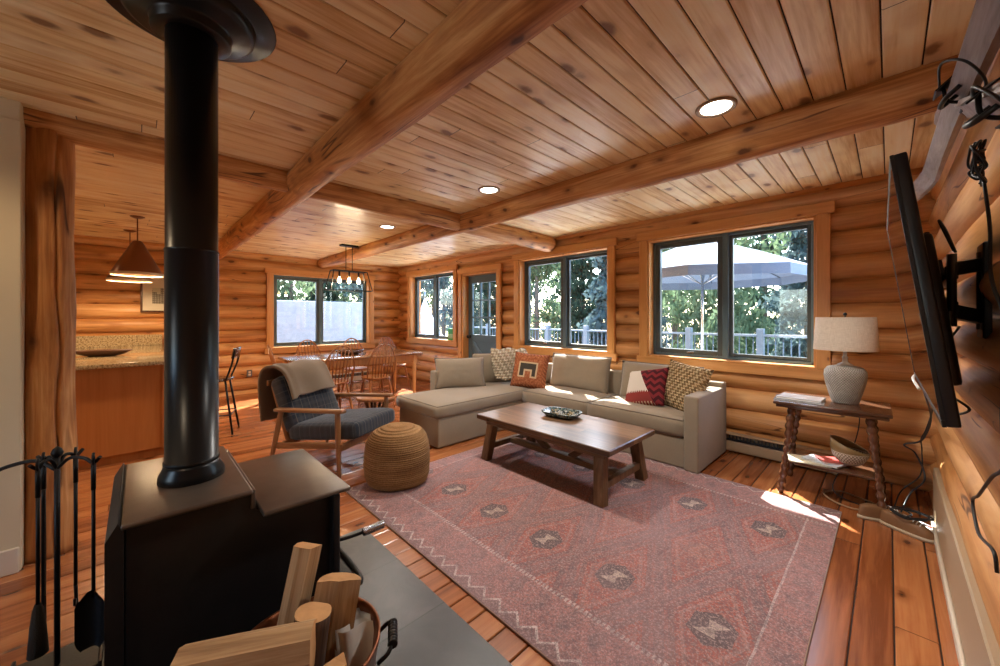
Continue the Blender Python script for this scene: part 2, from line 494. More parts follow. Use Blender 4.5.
def linen():
    m, t = newmat('linen shade'); co = t.coord()
    w = t.noise(t.mapping(co, (240, 240, 30)), 1, 2) * .5 + t.noise(t.mapping(co, (30, 30, 260)), 1, 2) * .5
    col = t.ramp(w, [(.35, (.50, .42, .34)), (.65, (.64, .56, .47))])
    b = t.bsdf(col, .9, 0, t.bump(w, .3, .001), .1, **{'Transmission Weight': 0.0}); return m
M['linen'] = linen()

# rug
RX0, RX1, RY0, RY1 = -2.90, -.225, 1.145, 3.44
def rugmat():
    m, t = newmat('faded kilim rug'); co = t.coord()
    c = t.xyz(co)
    wob = t.noise(co, 9, 3) - .5
    x = c[0] + wob * .014; y = c[1] + (t.noise(co, 11, 3) - .5) * .014
    U = (x + .52) / .45; W = (y - 1.75) / .54
    p = U + W * .5; q = U - W * .5
    fp = (p + .5).frac() - .5; fq = (q + .5).frac() - .5
    s = fp.abs().max(fq.abs())
    u = (fp + fq) * .225; v = (fp - fq) * .54
    big = t.noise(co, 1.6, 3)
    sp = t.noise(co, 85, 2, .8); sp2 = t.noise(co, 38, 3, .8)
    rose = (.35, .150, .135); red = (.375, .120, .090); pale = (.46, .28, .26); grey = (.185, .155, .16)
    sp3 = t.noise(co, 150, 1, .8)
    par = ((p + .5).floor() + (q + .5).floor()) * .5
    alt = par.frac() > .25
    notalt = 1.0 - alt
    col = t.mix(s < .41, rose, red)
    col = t.mix((s < .41) * (s > .35) * .55, col, grey)
    col = t.mix((s < .30) * (s > .26) * .4, col, pale)
    col = t.mix((s < .26) * alt * .5, col, (.34, .13, .10))
    hexd = (u.abs() / .085).max((u.abs() / .085 * .5) + (v.abs() / .085) * .75)
    col = t.mix((hexd < 1.0) * notalt * .92, col, (.095, .080, .080))
    skew = ((u - v * .35).abs() < (v.abs() * .6 + .012)) * (v.abs() < .05)
    col = t.mix(skew * notalt * .85, col, (.58, .45, .37))
    col = t.mix((hexd < .8) * alt * .4, col, (.42, .22, .18))
    col = t.mix((s > .45) * .4, col, grey)
    e1 = (y - RY0).min(RY1 - y)           # from the two zigzag ends
    e2 = (x - RX0).min(RX1 - x)           # from the two plain sides
    b1 = e1 < .29; b2 = e2 < .14
    col = t.mix(b1.max(b2), col, (.40, .19, .175))
    flor = (x / .15).frac() - .5
    col = t.mix(((flor.abs() + ((e1 - .20) / .07).abs() * .25) < .28) * b1 * (e1 > .13) * (e1 < .27) * .35, col, grey)
    zz = (x.tri(.055) / .055) * .055 + .022
    col = t.mix((e1 < zz) * .6, col, (.19, .14, .15))
    col = t.mix((e1 - zz).abs() < .008, col, (.62, .50, .46))
    dash = (x / .022).frac() < .6
    col = t.mix(((e1 - .295).abs() < .013) * dash * .8, col, (.60, .48, .44))
    col = t.mix(((e2 - .145).abs() < .005) * (e1 > .27) * .8, col, (.60, .48, .45))
    flo2 = (y / .19).frac() - .5
    col = t.mix((e2 < .11) * (e2 > .03) * (flo2.abs() < .2) * .35, col, grey)
    # worn salt and pepper
    col = t.mix(t.smooth(sp2, .47, .60) * .50, col, (.135, .115, .12))
    col = t.mix(t.smooth(sp, .49, .60) * .58, col, (.52, .36, .345))
    col = t.mix(t.smooth(sp3, .51, .58) * .60, col, (.16, .12, .125))
    mot = t.noise(co, 20, 4, .75)
    col = t.mix(t.smooth(mot, .50, .62) * .32, col, (.13, .095, .105))
    col = t.mix(t.smooth(big, .42, .70) * .24, col, (.42, .28, .285))
    col = t.mix(1.0, col, (.84, .85, .86), 'MULTIPLY')
    t.bsdf(col, .95, 0, t.bump(sp, .5, .004), .1); return m
M['rug'] = rugmat()

# ------------------------------------------------------------------ the room shell
CZ = 2.46; NY = 4.28; WX = -7.75; EX = .205; SY = -3.2
def logprof(z, z0, pitch, amp):
    t = ((z - z0) / pitch) % 1.0
    h = pitch / 2; Rr = h * 1.03
    d = (t - .5) * pitch
    return (Rr - math.sqrt(max(0, Rr * Rr - d * d))) * amp
def log_wall(name, axis, crown, inward, a0, a1, zoff, opens, mat, thick=.26, top=CZ + .05, amp=1.0, seed=0):
    """log wall along axis; `inward` = sign of the inner side along the other axis"""
    b = MB(); b.sm = True
    us = set(lin(a0, a1, int((a1 - a0) / .16) + 2)); vs = set()
    k0 = math.floor((0 - zoff) / PITCH)
    for k in range(k0, k0 + 14):
        for f in (0.0, .03, .09, .18, .32, .5, .68, .82, .91, .97):
            z = zoff + (k + f) * PITCH
            if 0 <= z <= top: vs.add(round(z, 5))
    vs |= {0.0, top}
    for (p, q, z0, z1) in opens:
        us = {u for u in us if abs(u - p) > .03 and abs(u - q) > .03} | {p, q}
        vs = {v for v in vs if abs(v - z0) > .004 and abs(v - z1) > .004} | {z0, z1}
    us = sorted(us); vs = sorted(vs)
    def hole(u, v): return any(p < u < q and z0 < v < z1 for p, q, z0, z1 in opens)
    def fn(u, v):
        k = math.floor((v - zoff) / PITCH)
        rr = .022 * noise.noise(Vector((k * 3.7 + seed, 0, 5))) + .012 * noise.noise(Vector((u * 1.1, k * 5.1 + seed, 1)))
        y = crown - inward * (logprof(v, zoff, PITCH, amp) + .012 + rr)
        z = v + .008 * noise.noise(Vector((u * .9, k * 2.3 + seed, 9))) * (0 < v < top)
        for (p, q, z0, z1) in opens:
            if abs(v - z0) < .001 or abs(v - z1) < .001: z = v
        return Vector((u, y, z)) if axis == 0 else Vector((y, u, z))
    b.grid(fn, us, vs, hole)
    out = crown - inward * thick
    def fo(u, v): return Vector((u, out, v)) if axis == 0 else Vector((out, u, v))
    b.grid(fo, us, vs, hole, smooth=False)
    # closing faces in the openings and round the rim
    def quad(P): b.mark([b.bm.faces.new([b.bm.verts.new(v) for v in P])], False)
    inn = crown - inward * .10
    def pt(u, y, z): return Vector((u, y, z)) if axis == 0 else Vector((y, u, z))
    for (p, q, z0, z1) in opens + [(a0, a1, 0.0, top)]:
        for (A, B) in (((p, z0), (q, z0)), ((q, z0), (q, z1)), ((q, z1), (p, z1)), ((p, z1), (p, z0))):
            quad([pt(A[0], inn, A[1]), pt(B[0], inn, B[1]), pt(B[0], out, B[1]), pt(A[0], out, A[1])])
    return struct(b.build(name, mat, recalc=False))
W1 = (-7.24, -5.68, .88, 2.225); W2 = (-4.0, -2.46, .88, 2.225); W3 = (-1.95, -.44, .88, 2.225)
D1 = (-5.43, -4.49, 0.0, 2.12)
WW = (1.76, 3.58, .77, 2.13)
log_wall('wall_north', 0, NY, -1, WX - .10, EX + .12, -.0095, [W1, D1, W2, W3], M['log_x'])
log_wall('wall_west', 1, WX, 1, SY, NY + .10, .065, [WW], M['log_y'], seed=40)
log_wall('wall_east', 1, EX, -1, SY, NY + .10, .080, [], M['log_y'], amp=1.15, seed=80)

def boards(name, z, dn, w, x0, x1, y0, y1, off, mat, gap=.0055, depth=.008, bev=.004, thick=.03):
    """tongue and groove boards along y, real grooves; dn=-1 ceiling (visible side below), +1 floor"""
    b = MB(); k0 = math.floor((x0 - off) / w)
    x = off + k0 * w
    prof = []
    while x < x1:
        a, c = x, x + w
        prof += [(a + gap / 2, z - dn * depth, 0), (a + gap / 2, z - dn * bev, 0), (a + gap / 2 + bev, z, 0), (c - gap / 2 - bev, z, 0), (c - gap / 2, z - dn * bev, 0), (c - gap / 2, z - dn * depth, 1)]
        x += w
    va = [b.bm.verts.new((p[0], y0, p[1])) for p in prof]; vb = [b.bm.verts.new((p[0], y1, p[1])) for p in prof]
    for i in range(len(prof) - 1):
        f = b.bm.faces.new((va[i], va[i + 1], vb[i + 1], vb[i]) if dn > 0 else (va[i], vb[i], vb[i + 1], va[i + 1]))
        f.material_index = 1 if prof[i][2] == 1 else 0
    b.mi = 1
    zz = z - dn * (depth + .002)
    b.ab(prof[0][0], prof[-1][0], y0, y1, min(zz, zz - dn * thick), max(zz, zz - dn * thick))
    return struct(b.build(name, [mat, M['gap']], recalc=False))
boards('floor', 0.0, 1, .129, WX - .1, EX + .1, SY, NY + .1, .016, M['floor'])
boards('ceiling', CZ, -1, .126, WX - .1, EX + .1, SY, NY + .1, -.0215, M['ceil'])
# unseen south wall behind the camera, with an opening added for fill daylight
b = MB()
for (x0, x1, z0, z1) in [(WX - .1, EX + .1, 2.05, CZ + .03), (WX - .1, EX + .1, 0, .8), (WX - .1, -2.0, .8, 2.05), (-1.0, EX + .1, .8, 2.05)]:
    b.ab(x0, x1, SY - .15, SY, z0, z1)
struct(b.build('wall_south', M['white']))
# cream partition wall that ends at the post
b = MB(); b.ab(-3.29, -3.17, SY, -.44, 0, CZ, .004, 1)
struct(b.build('wall_partition', M['white']))
b = MB(); b.ab(-3.17, -3.152, SY, -.445, 0, .13, .004, 1)
struct(b.build('baseboard_partition', M['cream']))
b = MB(); b.ab(-3.17, -3.155, SY, -.44, 2.36, CZ, .004, 1)
struct(b.build('trim_1', M['white']))
# board along the foot of the east wall with its pale lip
b = MB(); b.ab(.20, .235, SY, 3.72, 0, .36, .006, 1)
o = struct(b.build('baseboard_east', plain('tan painted board', (.40, .29, .18), .45)))
b = MB(); b.ab(.186, .20, SY, 3.70, 0, .05, .004, 1); b.build('lip', M['cream'], o)
# quarter rounds under the ceiling
b = MB(); b.tube([(WX, NY - .012, CZ - .012), (EX, NY - .012, CZ - .012)], .030, 10); struct(b.build('trim_2', M['trim_x']))
b = MB(); b.tube([(WX + .012, SY, CZ - .012), (WX + .012, NY, CZ - .012)], .030, 10); struct(b.build('trim_3', M['trim_y']))

# log beams and post
def log_beam(name, p0, p1, r0, r1, mat, label, seed=0, n=20, seg=40):
    p0 = Vector(p0); p1 = Vector(p1); pts = []; rr = []; L_ = (p1 - p0).length
    b = MB(); b.sm = True
    d = (p1 - p0).normalized(); u = Vector((0, 0, 1)) if abs(d.z) < .9 else Vector((1, 0, 0)); w = d.cross(u).normalized(); u = w.cross(d)
    rings = []
    for i in range(seg + 1):
        t = i / seg; c = p0.lerp(p1, t); r = r0 + (r1 - r0) * t
        c = c + w * .014 * noise.noise(Vector((t * 4, seed, 0))) + u * .012 * noise.noise(Vector((t * 4, seed, 7)))
        ring = []
        for k in range(n):
            a = 2 * PI * k / n
            gr = (.20 * math.exp(-((a - 1.12 - .09 * math.sin(t * 9 + 1) - .05 * math.sin(t * 23)) / .06) ** 2) if name == 'log_post' else 0)
            q = r * (1 - gr + .09 * noise.noise(Vector((math.cos(a) * 1.2 + seed, math.sin(a) * 1.2, t * L_ * 1.1))) + .05 * noise.noise(Vector((math.cos(a) * 2.6, math.sin(a) * 2.6 + seed, t * L_ * 4.0))))
            ring.append(b.bm.verts.new(c + (w * math.cos(a) + u * math.sin(a)) * q))
        rings.append(ring)
    fs = [b.bm.faces.new((A[k], A[(k + 1) % n], B[(k + 1) % n], B[k])) for A, B in zip(rings, rings[1:]) for k in range(n)]
    b.mark(fs, True); b.mark([b.bm.faces.new(rings[0][::-1]), b.bm.faces.new(rings[-1])], False)
    o = b.build(name, mat)
    return tag(o, label, 'beam' if 'beam' in name else 'post')
log_beam('log_beam', (WX, .96, 2.41), (EX, .93, 2.405), .112, .118, M['beam_x'], 'rough log ceiling beam nearest the stove pipe, crossing overhead toward the kitchen', 1, seg=70)
log_beam('log_beam', (WX, 2.62, 2.40), (EX + .05, 2.64, 2.40), .10, .12, M['beam_x'], 'log ceiling beam between the recessed lights and the windows, ending above the television', 2, seg=70)
log_beam('log_beam', (-3.31, -.75, 2.455), (-3.36, 4.22, 2.385), .095, .12, M['beam_y'], 'log ceiling beam running from the log post toward the window wall', 3, seg=60)
log_beam('log_post', (-3.32, -.365, 0), (-3.34, -.365, 2.40), .112, .094, M['post'], 'knotty cracked log post at the end of the cream wall', 4, n=96, seg=60)

# ------------------------------------------------------------------ windows and door
def window(name, axis, plane, inward, o, mull, locleft=True, lowsash=True, label=None):
    """casing, jamb, frame, two sashes with panes; plane = wall crown, inward = inner side sign"""
    p, q, z0, z1 = o
    root = empty(name, (0, 0, 0), kind='structure')
    def ab(b, u0, u1, d0, d1, za, zb, bev=.004):
        y0 = plane - inward * d0; y1 = plane - inward * d1
        if axis == 0: b.ab(u0, u1, min(y0, y1), max(y0, y1), za, zb, bev, 1)
        else: b.ab(min(y0, y1), max(y0, y1), u0, u1, za, zb, bev, 1)
    T = .095
    hm = M['trim_x'] if axis == 0 else M['trim_y']
    b = MB(); ab(b, p - T - .03, q + T + .03, -.035, .012, z1, z1 + T); b.build('head_casing', hm, root)
    b = MB(); ab(b, p - T - .03, q + T + .03, -.032, .012, z0 - T, z0); b.build('sill_casing', hm, root)
    for a, c in ((p - T, p), (q, q + T)):
        b = MB(); ab(b, a, c, -.028, .012, z0, z1); b.build('side_casing', M['trim_z'], root)
    b = MB()
    ab(b, p, p + .018, -.01, .20, z0, z1); ab(b, q - .018, q, -.01, .20, z0, z1); ab(b, p, q, -.01, .20, z1 - .018, z1); ab(b, p, q, -.02, .20, z0, z0 + .018)
    b.build('jamb', M['trim_z'], root)
    P, Q, A, Bz = p + .018, q - .018, z0 + .018, z1 - .018
    F = .028
    b = MB()
    ab(b, P, P + F, .10, .19, A, Bz); ab(b, Q - F, Q, .10, .19, A, Bz); ab(b, P, Q, .10, .19, A, A + F); ab(b, P, Q, .10, .19, Bz - F, Bz)
    ab(b, mull - .028, mull + .028, .095, .19, A, Bz)
    b.build('frame', M['frame'], root)
    for i, (u0, u1) in enumerate(((P + F, mull - .028), (mull + .028, Q - F))):
        w = .05 if (i == 0) == locleft else .034
        d0, d1 = (.108, .165) if (i == 0) == locleft else (.125, .170)
        b = MB()
        ab(b, u0, u0 + w, d0, d1, A + F, Bz - F); ab(b, u1 - w, u1, d0, d1, A + F, Bz - F)
        ab(b, u0 + w, u1 - w, d0, d1, A + F, A + F + w); ab(b, u0 + w, u1 - w, d0, d1, Bz - F - w, Bz - F)
        s = b.build('sash', M['sashdark'], root)
        b = MB(); ab(b, u0 + w - .004, u1 - w + .004, .139, .143, A + F + w - .004, Bz - F - w + .004, 0); b.build('pane', M['glass'], s)
        if (i == 0) == locleft:
            b = MB(); um = u0 + (u1 - u0) * .55
            ab(b, um - .035, um + .035, .085, .108, A + F + .012, A + F + .028, .003)
            ab(b, um - .008, um + .045, .070, .090, A + F + .022, A + F + .032, .003)
            tag(b.build('crank_handle', M['steel'], s))
    return root
window('window_1', 0, NY, -1, W1, -6.44)
window('window_2', 0, NY, -1, W2, -3.21)
window('window_3', 0, NY, -1, W3, -1.175)
window('window_4', 1, WX, 1, WW, 2.62)
# glazed door
p, q, z0, z1 = D1
root = empty('door_1', (0, 0, 0), kind='structure')
T = .095
b = MB(); b.ab(p - T - .02, q + T + .02, NY - .033, NY + .012, z1, z1 + T, .004, 1); b.build('head_casing', M['trim_x'], root)
for a, c in ((p - T, p), (q, q + T)):
    b = MB(); b.ab(a, c, NY - .028, NY + .012, 0, z1, .004, 1); b.build('side_casing', M['trim_z'], root)
b = MB(); b.ab(p, p + .03, NY - .01, NY + .2, 0, z1, .003, 1); b.ab(q - .03, q, NY - .01, NY + .2, 0, z1, .003, 1); b.ab(p, q, NY - .01, NY + .2, z1 - .03, z1, .003, 1)
b.build('jamb', M['trim_z'], root)
P, Q = p + .033, q - .033; y0, y1 = NY + .12, NY + .165
LZ0, LZ1 = 1.02, 1.95; LX0, LX1 = P + .11, Q - .11
b = MB()
b.ab(P, Q, y0, y1, .015, .20, .004, 1); b.ab(P, Q, y0, y1, LZ1, z1 - .035, .004, 1)
b.ab(P, LX0, y0, y1, .20, LZ1, .004, 1); b.ab(LX1, Q, y0, y1, .20, LZ1, .004, 1); b.ab(LX0, LX1, y0, y1, LZ0 - .12, LZ0, .004, 1)
b.ab(LX0, LX1, y0 + .018, y1 - .005, .20, LZ0 - .12)
slab = b.build('door_slab', M['frame'], root)
b = MB()
for k in (1, 2):
    xx = LX0 + (LX1 - LX0) * k / 3; b.ab(xx - .013, xx + .013, y0, y1, LZ0, LZ1, .003, 1)
    zz = LZ0 + (LZ1 - LZ0) * k / 3; b.ab(LX0, LX1, y0 + .002, y1 - .002, zz - .013, zz + .013, .003, 1)
b.build('muntins', M['frame'], slab)
b = MB(); b.ab(LX0, LX1, y0 + .02, y0 + .024, LZ0, LZ1); b.build('pane', M['glass'], slab)
b = MB()
b.beam((LX0, y0 + .012, .22), (LX1, y0 + .012, LZ0 - .14), .014, .09, .003); b.beam((LX1, y0 + .010, .22), (LX0, y0 + .010, LZ0 - .14), .014, .09, .003)
b.build('crossbuck', M['frame'], slab)
b = MB(); b.lathe([(0, 0), (.028, 0), (.028, .012), (.012, .015), (.012, .04), (.026, .05), (.030, .065), (.02, .078), (0, .08)], (P + .06, y0, .98), 18, Euler((R(90), 0, 0)).to_matrix())
b.build('door_knob', M['iron'], slab)

# recessed ceiling lights
for i, (x, lab) in enumerate(((-.645, 'round recessed ceiling light nearest the television, largest in view'), (-2.455, 'round recessed ceiling light above the coffee table, beside the beam crossing'), (-4.33, 'small round recessed ceiling light nearest the dining table'))):
    r_ = empty('recessed_light', (x, 2.235, CZ), label=lab, cat='ceiling light', group='recessed lights along the log beam')
    b = MB(); b.lathe([(.098, 0), (.098, -.008), (.09, -.012), (.078, -.008), (.074, .0), (.070, .0)], n=36); b.build('trim_ring', plain('bronze ring', (.30, .22, .15), .4, .4) if i == 0 else bpy.data.materials['bronze ring'], r_)
    b = MB(); b.lathe([(0, -.006), (.074, -.005)], n=36); b.build('lens', M['canlight'], r_)

# ------------------------------------------------------------------ hearth, stove, tools, firewood
b = MB(); b.ab(-2.28, -.42, -1.10, 1.018, 0.001, .022, .004, 1)
tag(b.build('slate_hearth', M['slate']), 'dark slate tiled hearth pad on the floor under the stove', 'hearth')
H = .022
st = empty('wood_stove', (-1.82, .25, H), label='black freestanding steel wood stove on the slate hearth', cat='wood stove')
def L(x, y, z): return (x + 1.82, y - .25, z - H)
def lab(b, x0, x1, y0, y1, z0, z1, bev=.004, seg=1):
    b.ab(x0 + 1.82, x1 + 1.82, y0 - .25, y1 - .25, z0 - H, z1 - H, bev, seg)
b = MB()
pr = [(-.025, .10), (.555, .10), (.555, .655), (.30, .655), (.275, .725), (-.025, .725)]   # side profile in (y,z)
MX = Matrix(((0, 0, 1, -2.09 + 1.82), (1, 0, 0, -.25), (0, 1, 0, -H), (0, 0, 0, 1)))
b.prism(pr, .55, MX)
b.build('firebox', M['stove'], st)
b = MB(); lab(b, -2.06, -1.56, 0.02, .52, H, .10); b.build('pedestal', M['stove'], st)
def plate(b, x0, x1, y0, y1, z, th=.014, lip=.03):
    lab(b, x0, x1, y0, y1, z, z + th, .005, 2)
b = MB(); lab(b, -2.125, -1.505, -.035, .285, .725, .742, .007, 2); b.build('top_plate', M['stovetop'], st)
b = MB(); lab(b, -2.05, -1.46, .305, .60, .655, .672, .007, 2)
b.beam(L(-1.76 - .29, .285, .735), L(-1.76 - .29, .312, .668), .012, .012)
b.build('front_plate', M['stovetop'], st)
b = MB(); b.beam(L(-2.09, .289, .70), L(-1.53, .289, .70), .014, .065, .003); b.build('step_plate', M['stovetop'], st)
b = MB(); MS = Matrix(((0, 0, 1, -2.13 + 1.82), (1, 0, 0, -.25), (0, 1, 0, -H), (0, 0, 0, 1)))
b.prism([(-.066, .06), (-.028, .06), (-.028, .722), (-.040, .748), (-.066, .70)], .62, MS)
b.build('heat_shield', M['stove'], st)
b = MB(); lab(b, -2.12, -1.50, .548, .575, .10, .635, .006, 2); b.build('door_front', M['stove'], st)
d_ = MB(); lab(d_, -2.0, -1.64, .575, .592, .22, .58, .006, 2); dr = d_.build('door', M['iron'], st)
b = MB(); b.tube(bez([L(-1.60, .585, .40), L(-1.585, .66, .40), L(-1.575, .72, .405)], 5), .007, 8)
hd = b.build('door_handle', M['iron'], dr)
coil = [Vector(L(-1.575, .70, .403)) + Vector((.011 * math.cos(i * .9), .004 * i / 4, .013 * math.sin(i * .9))) for i in range(95)]
b = MB(); b.tube(coil, .0055, 6); tag(b.build('spring_grip', M['steel'], hd), 'coiled bright steel grip')
b = MB()
lip = [(-.27, 0), (.27, 0), (.27, .06), (.22, .115), (-.22, .115), (-.27, .06)]
b.prism(lip, .012, Matrix.Translation(L(-1.81, .575, .20)))
lp = [Vector(L(-1.81 + x, .575 + y, .218)) for x, y in lip] 
b.tube(bez([lp[1], lp[2], lp[3], lp[4], lp[5], lp[0]], 5), .010, 8); b.build('ash_lip', M['iron'], st)
pcx, pcy = -1.79, .146
b = MB(); b.lathe([(.0, .742 - H), (.098, .742 - H), (.096, .765 - H), (.083, .79 - H), (.082, .80 - H), (.0785, .80 - H), (.0785, 1.57 - H), (.080, 1.571 - H), (.080, 1.578 - H), (.077, 1.58 - H), (.077, CZ - .03 - H), (0, CZ - .03 - H)], (pcx + 1.82, pcy - .25, 0), 48); b.build('stove_pipe', M['pipe'], st)
b = MB(); b.lathe([(.079, .80 - H), (.0825, .803 - H), (.0825, .812 - H), (.079, .815 - H)], (pcx + 1.82, pcy - .25, 0), 40); b.build('pipe_band', M['iron'], st)
b = MB(); z = CZ - H
b.lathe([(.0775, z - .10), (.115, z - .10), (.118, z - .097), (.118, z - .07), (.125, z - .062), (.175, z - .055), (.192, z - .045), (.198, z - .02), (.20, z - .012), (.262, z - .010), (.267, z - .006), (.267, z - .001)], (pcx + 1.82, pcy - .25, 0), 56); b.build('ceiling_flange', M['pipe'], st)

# fire tools
ft = empty('fire_tool_stand', (-2.15, -.215, H), label='black wrought iron stand holding fireplace tools beside the stove', cat='tool stand')
b = MB(); b.ab(-.10, .10, -.11, .11, 0, .016, .003, 1); b.ab(-.11, .11, -.12, -.11, .0, .03, .002, 1); b.ab(-.11, .11, .11, .12, 0, .03, .002, 1); b.build('base', M['iron'], ft)
b = MB(); b.tube([(0, 0, .016), (0, 0, .80)], .008, 8); b.lathe([(0, .83), (.012, .82), (.017, .805), (.012, .79), (0, .785)], n=12); b.build('stem', M['iron'], ft)
b = MB()
hooks = []
for k, (ad, rr_) in enumerate(((46, .135), (135, .060), (222, .055), (318, .060))):
    a = R(ad); c, s_ = math.cos(a), math.sin(a)
    b.tube(bez([(0, 0, .745), (c * rr_ * .35, s_ * rr_ * .35, .785), (c * rr_ * .75, s_ * rr_ * .75, .785), (c * rr_, s_ * rr_, .768), (c * (rr_ + .025), s_ * (rr_ + .025), .79)], 5), .006, 8)
    hooks.append((c * rr_, s_ * rr_, .768))
b.tube(bez([(0, 0, .74), (-.05, -.055, .775), (-.12, -.13, .755), (-.19, -.20, .715), (-.23, -.24, .72)], 5), .007, 8)
b.build('hook_ring', M['iron'], ft)
def tool(i, name, label, end):
    hx, hy, hz = hooks[i]
    t = empty(name, (-2.15 + hx, -.215 + hy, H + hz), label=label, cat='fireplace tool', group='fire tools hanging on the stand')
    b = MB()
    b.tube(bez([(0, 0, .035), (.014, .0, .025), (.016, 0, .008), (.004, 0, -.004), (-.010, 0, .004), (-.012, 0, .02)], 4), .0045, 7)
    b.tube([(0, 0, 0), (0, 0, -.10)], .007, 8); b.build('handle', M['iron'], t)
    b = MB(); b.tube([(0, 0, -.09), (0, 0, -.50)], .0055, 8); b.build('rod', M['iron'], t)
    b = MB()
    if end == 'shovel':
        def f(u, v):
            w = .039 * (1 - .35 * max(0, v - .0) * 0) * (1 - (1 - min(1, v * 5)) * .75)
            z = -.47 - v * .21; x = u * w * (1 - max(0, v - .82) ** 2 * 12)
            return Vector((x * .45, x, z)) + Vector((.018 * (u * u) - .0 + .004, -.008 * u * u, 0))
        b.grid(f, lin(-1, 1, 9), lin(0, 1, 14)); b.grid(lambda u, v: f(u, v) + Vector((-.003, .001, 0)), lin(-1, 1, 9), lin(0, 1, 14)); b.build('shovel_blade', M['iron'], t)
    elif end == 'poker':
        b.tube(bez([(0, 0, -.50), (0, .004, -.58), (.0, .02, -.66)], 5), [.0055] * 10 + [.002], 8); b.tube(bez([(0, 0, -.55), (.03, 0, -.56), (.04, 0, -.53)], 4), .004, 7); b.build('poker_tip', M['iron'], t)
    elif end == 'tongs':
        b.tube(bez([(.006, .0, -.10), (.018, 0, -.3), (.014, 0, -.5), (.022, 0, -.60), (.004, 0, -.655)], 6), .005, 7); b.tube(bez([(-.006, 0, -.10), (-.018, 0, -.3), (-.014, 0, -.5), (-.022, 0, -.60), (-.004, 0, -.655)], 6), .005, 7); b.build('tong_arms', M['iron'], t)
    else:
        b.lathe([(.008, -.48), (.014, -.50), (.020, -.56), (.026, -.66), (0, -.66)], n=18); b.build('brush_head', plain('brush bristle', (.035, .028, .02), .95, bumpscale=300, bumpstr=.8), t)
    return t
tool(0, 'ash_shovel', 'black ash shovel, hanging nearest the stove, with a long narrow blade', 'shovel')
tool(1, 'fire_poker', 'black fire poker with a curved point, hanging at the far side of the tool stand', 'poker')
tool(2, 'fire_tongs', 'long black two-armed fire tongs on the side of the stand nearest the cream wall', 'tongs')
tool(3, 'hearth_brush', 'black handled hearth brush on the near side of the tool stand', 'brush')

# copper bucket of firewood
bk = empty('firewood_bucket', (-1.19, .36, H), label='round copper bucket with black side handles holding firewood', cat='bucket')
b = MB(); b.lathe([(0, .004), (.150, .004), (.152, 0), (.160, .01), (.185, .18), (.200, .33), (.206, .335), (.206, .345), (.198, .345), (.193, .33), (.178, .18), (.152, .02), (0, .02)], n=48); b.build('pail', M['copper'], bk)
for a in (R(62), R(242)):
    c, s_ = math.cos(a), math.sin(a); tx, ty = -s_, c
    b = MB()
    pts = [(c * .200 + tx * w, s_ * .200 + ty * w, .29) for w in (-.06, .06)]
    b.tube(bez([pts[0], (c * .232 - tx * .055, s_ * .232 - ty * .055, .315), (c * .242, s_ * .242, .325), (c * .232 + tx * .055, s_ * .232 + ty * .055, .315), pts[1]], 6), .006, 8)
    hh = b.build('side_handle', M['iron'], bk)
    b = MB(); n = 36
    b.tube([(c * .242 + tx * w, s_ * .242 + ty * w, .324) for w in lin(-.045, .045, n)], [.0125 + .0035 * math.sin(i * 1.4) for i in range(n)], 12); b.build('turned_grip', M['dark'], hh)
def firewood(label, p0, p1, kind, r, seed=0, roll=0.0):
    p0 = Vector(p0); p1 = Vector(p1); L_ = (p1 - p0).length
    q = (p1 - p0).to_track_quat('Z', 'Y')
    t = empty('firewood_log', p0, label=label, cat='firewood', group='firewood in the copper bucket')
    t.rotation_mode = 'QUATERNION'; t.rotation_quaternion = q @ Euler((0, 0, roll)).to_quaternion()
    if kind == 'round': poly = [(r * math.cos(a) * (1 + .08 * noise.noise(Vector((math.cos(a), math.sin(a), seed)))), r * math.sin(a)) for a in [2 * PI * k / 22 for k in range(22)]]; bark = list(range(22))
    elif kind == 'half': poly = [(r * math.cos(a), r * math.sin(a) * .9) for a in lin(0, PI, 14)] + [(-r * .4, .02 * r), (0, -.05 * r), (r * .5, .03 * r)]; bark = list(range(13))
    else: poly = [(-r * .9, -r * .5), (-r * .2, -r * .62), (r * .6, -r * .55), (r * .85, -r * .2), (r * .8, r * .4), (r * .2, r * .7), (-r * .5, r * .55)]; bark = [3] if kind == 'wedge' else []
    n = len(poly); nz = 12; rings = []
    b = MB()
    for j in range(nz + 1):
        z = L_ * j / nz
        rings.append([b.bm.verts.new((x * (1 + .07 * noise.noise(Vector((x * 9 + seed, y * 9, z * 5)))) , y * (1 + .07 * noise.noise(Vector((y * 9, x * 9 + seed, z * 5)))), z + (.006 * noise.noise(Vector((x * 30, y * 30, seed))) if j in (0, nz) else 0))) for x, y in poly])
    for j in range(nz):
        for k in range(n):
            f = b.bm.faces.new((rings[j][k], rings[j][(k + 1) % n], rings[j + 1][(k + 1) % n], rings[j + 1][k]))
            f.material_index = 1 if k in bark else 0; f.smooth = k in bark
    b.mi = 2; b.mark([b.bm.faces.new(rings[0][::-1]), b.bm.faces.new(rings[-1])], False)
    b.mi = 0
    b.build('wood', [M['cutwood'], M['bark'], M['cutend']], t)
    return t
firewood('tall pale split stick of firewood standing highest in the bucket', (-1.285, .275, .06), (-1.34, .405, .575), 'wedge', .044, 3, .4)
firewood('thick honey-coloured log with a rounded end, leaning at the back of the bucket', (-1.185, .37, .06), (-1.225, .465, .485), 'half', .066, 5, 3.9)
firewood('short dark bark-covered log standing upright in front of the others', (-1.17, .315, .06), (-1.178, .372, .462), 'round', .050, 9, .3)
firewood('large pale split log lying across the bucket rim nearest the camera', (-1.262, .075, .412), (-1.110, .352, .412), 'split', .080, 12, R(100))
firewood('rough bark-edged piece low in the bucket beside the papers', (-1.06, .36, .06), (-1.075, .40, .36), 'wedge', .04, 15, 1.4)
b = MB()
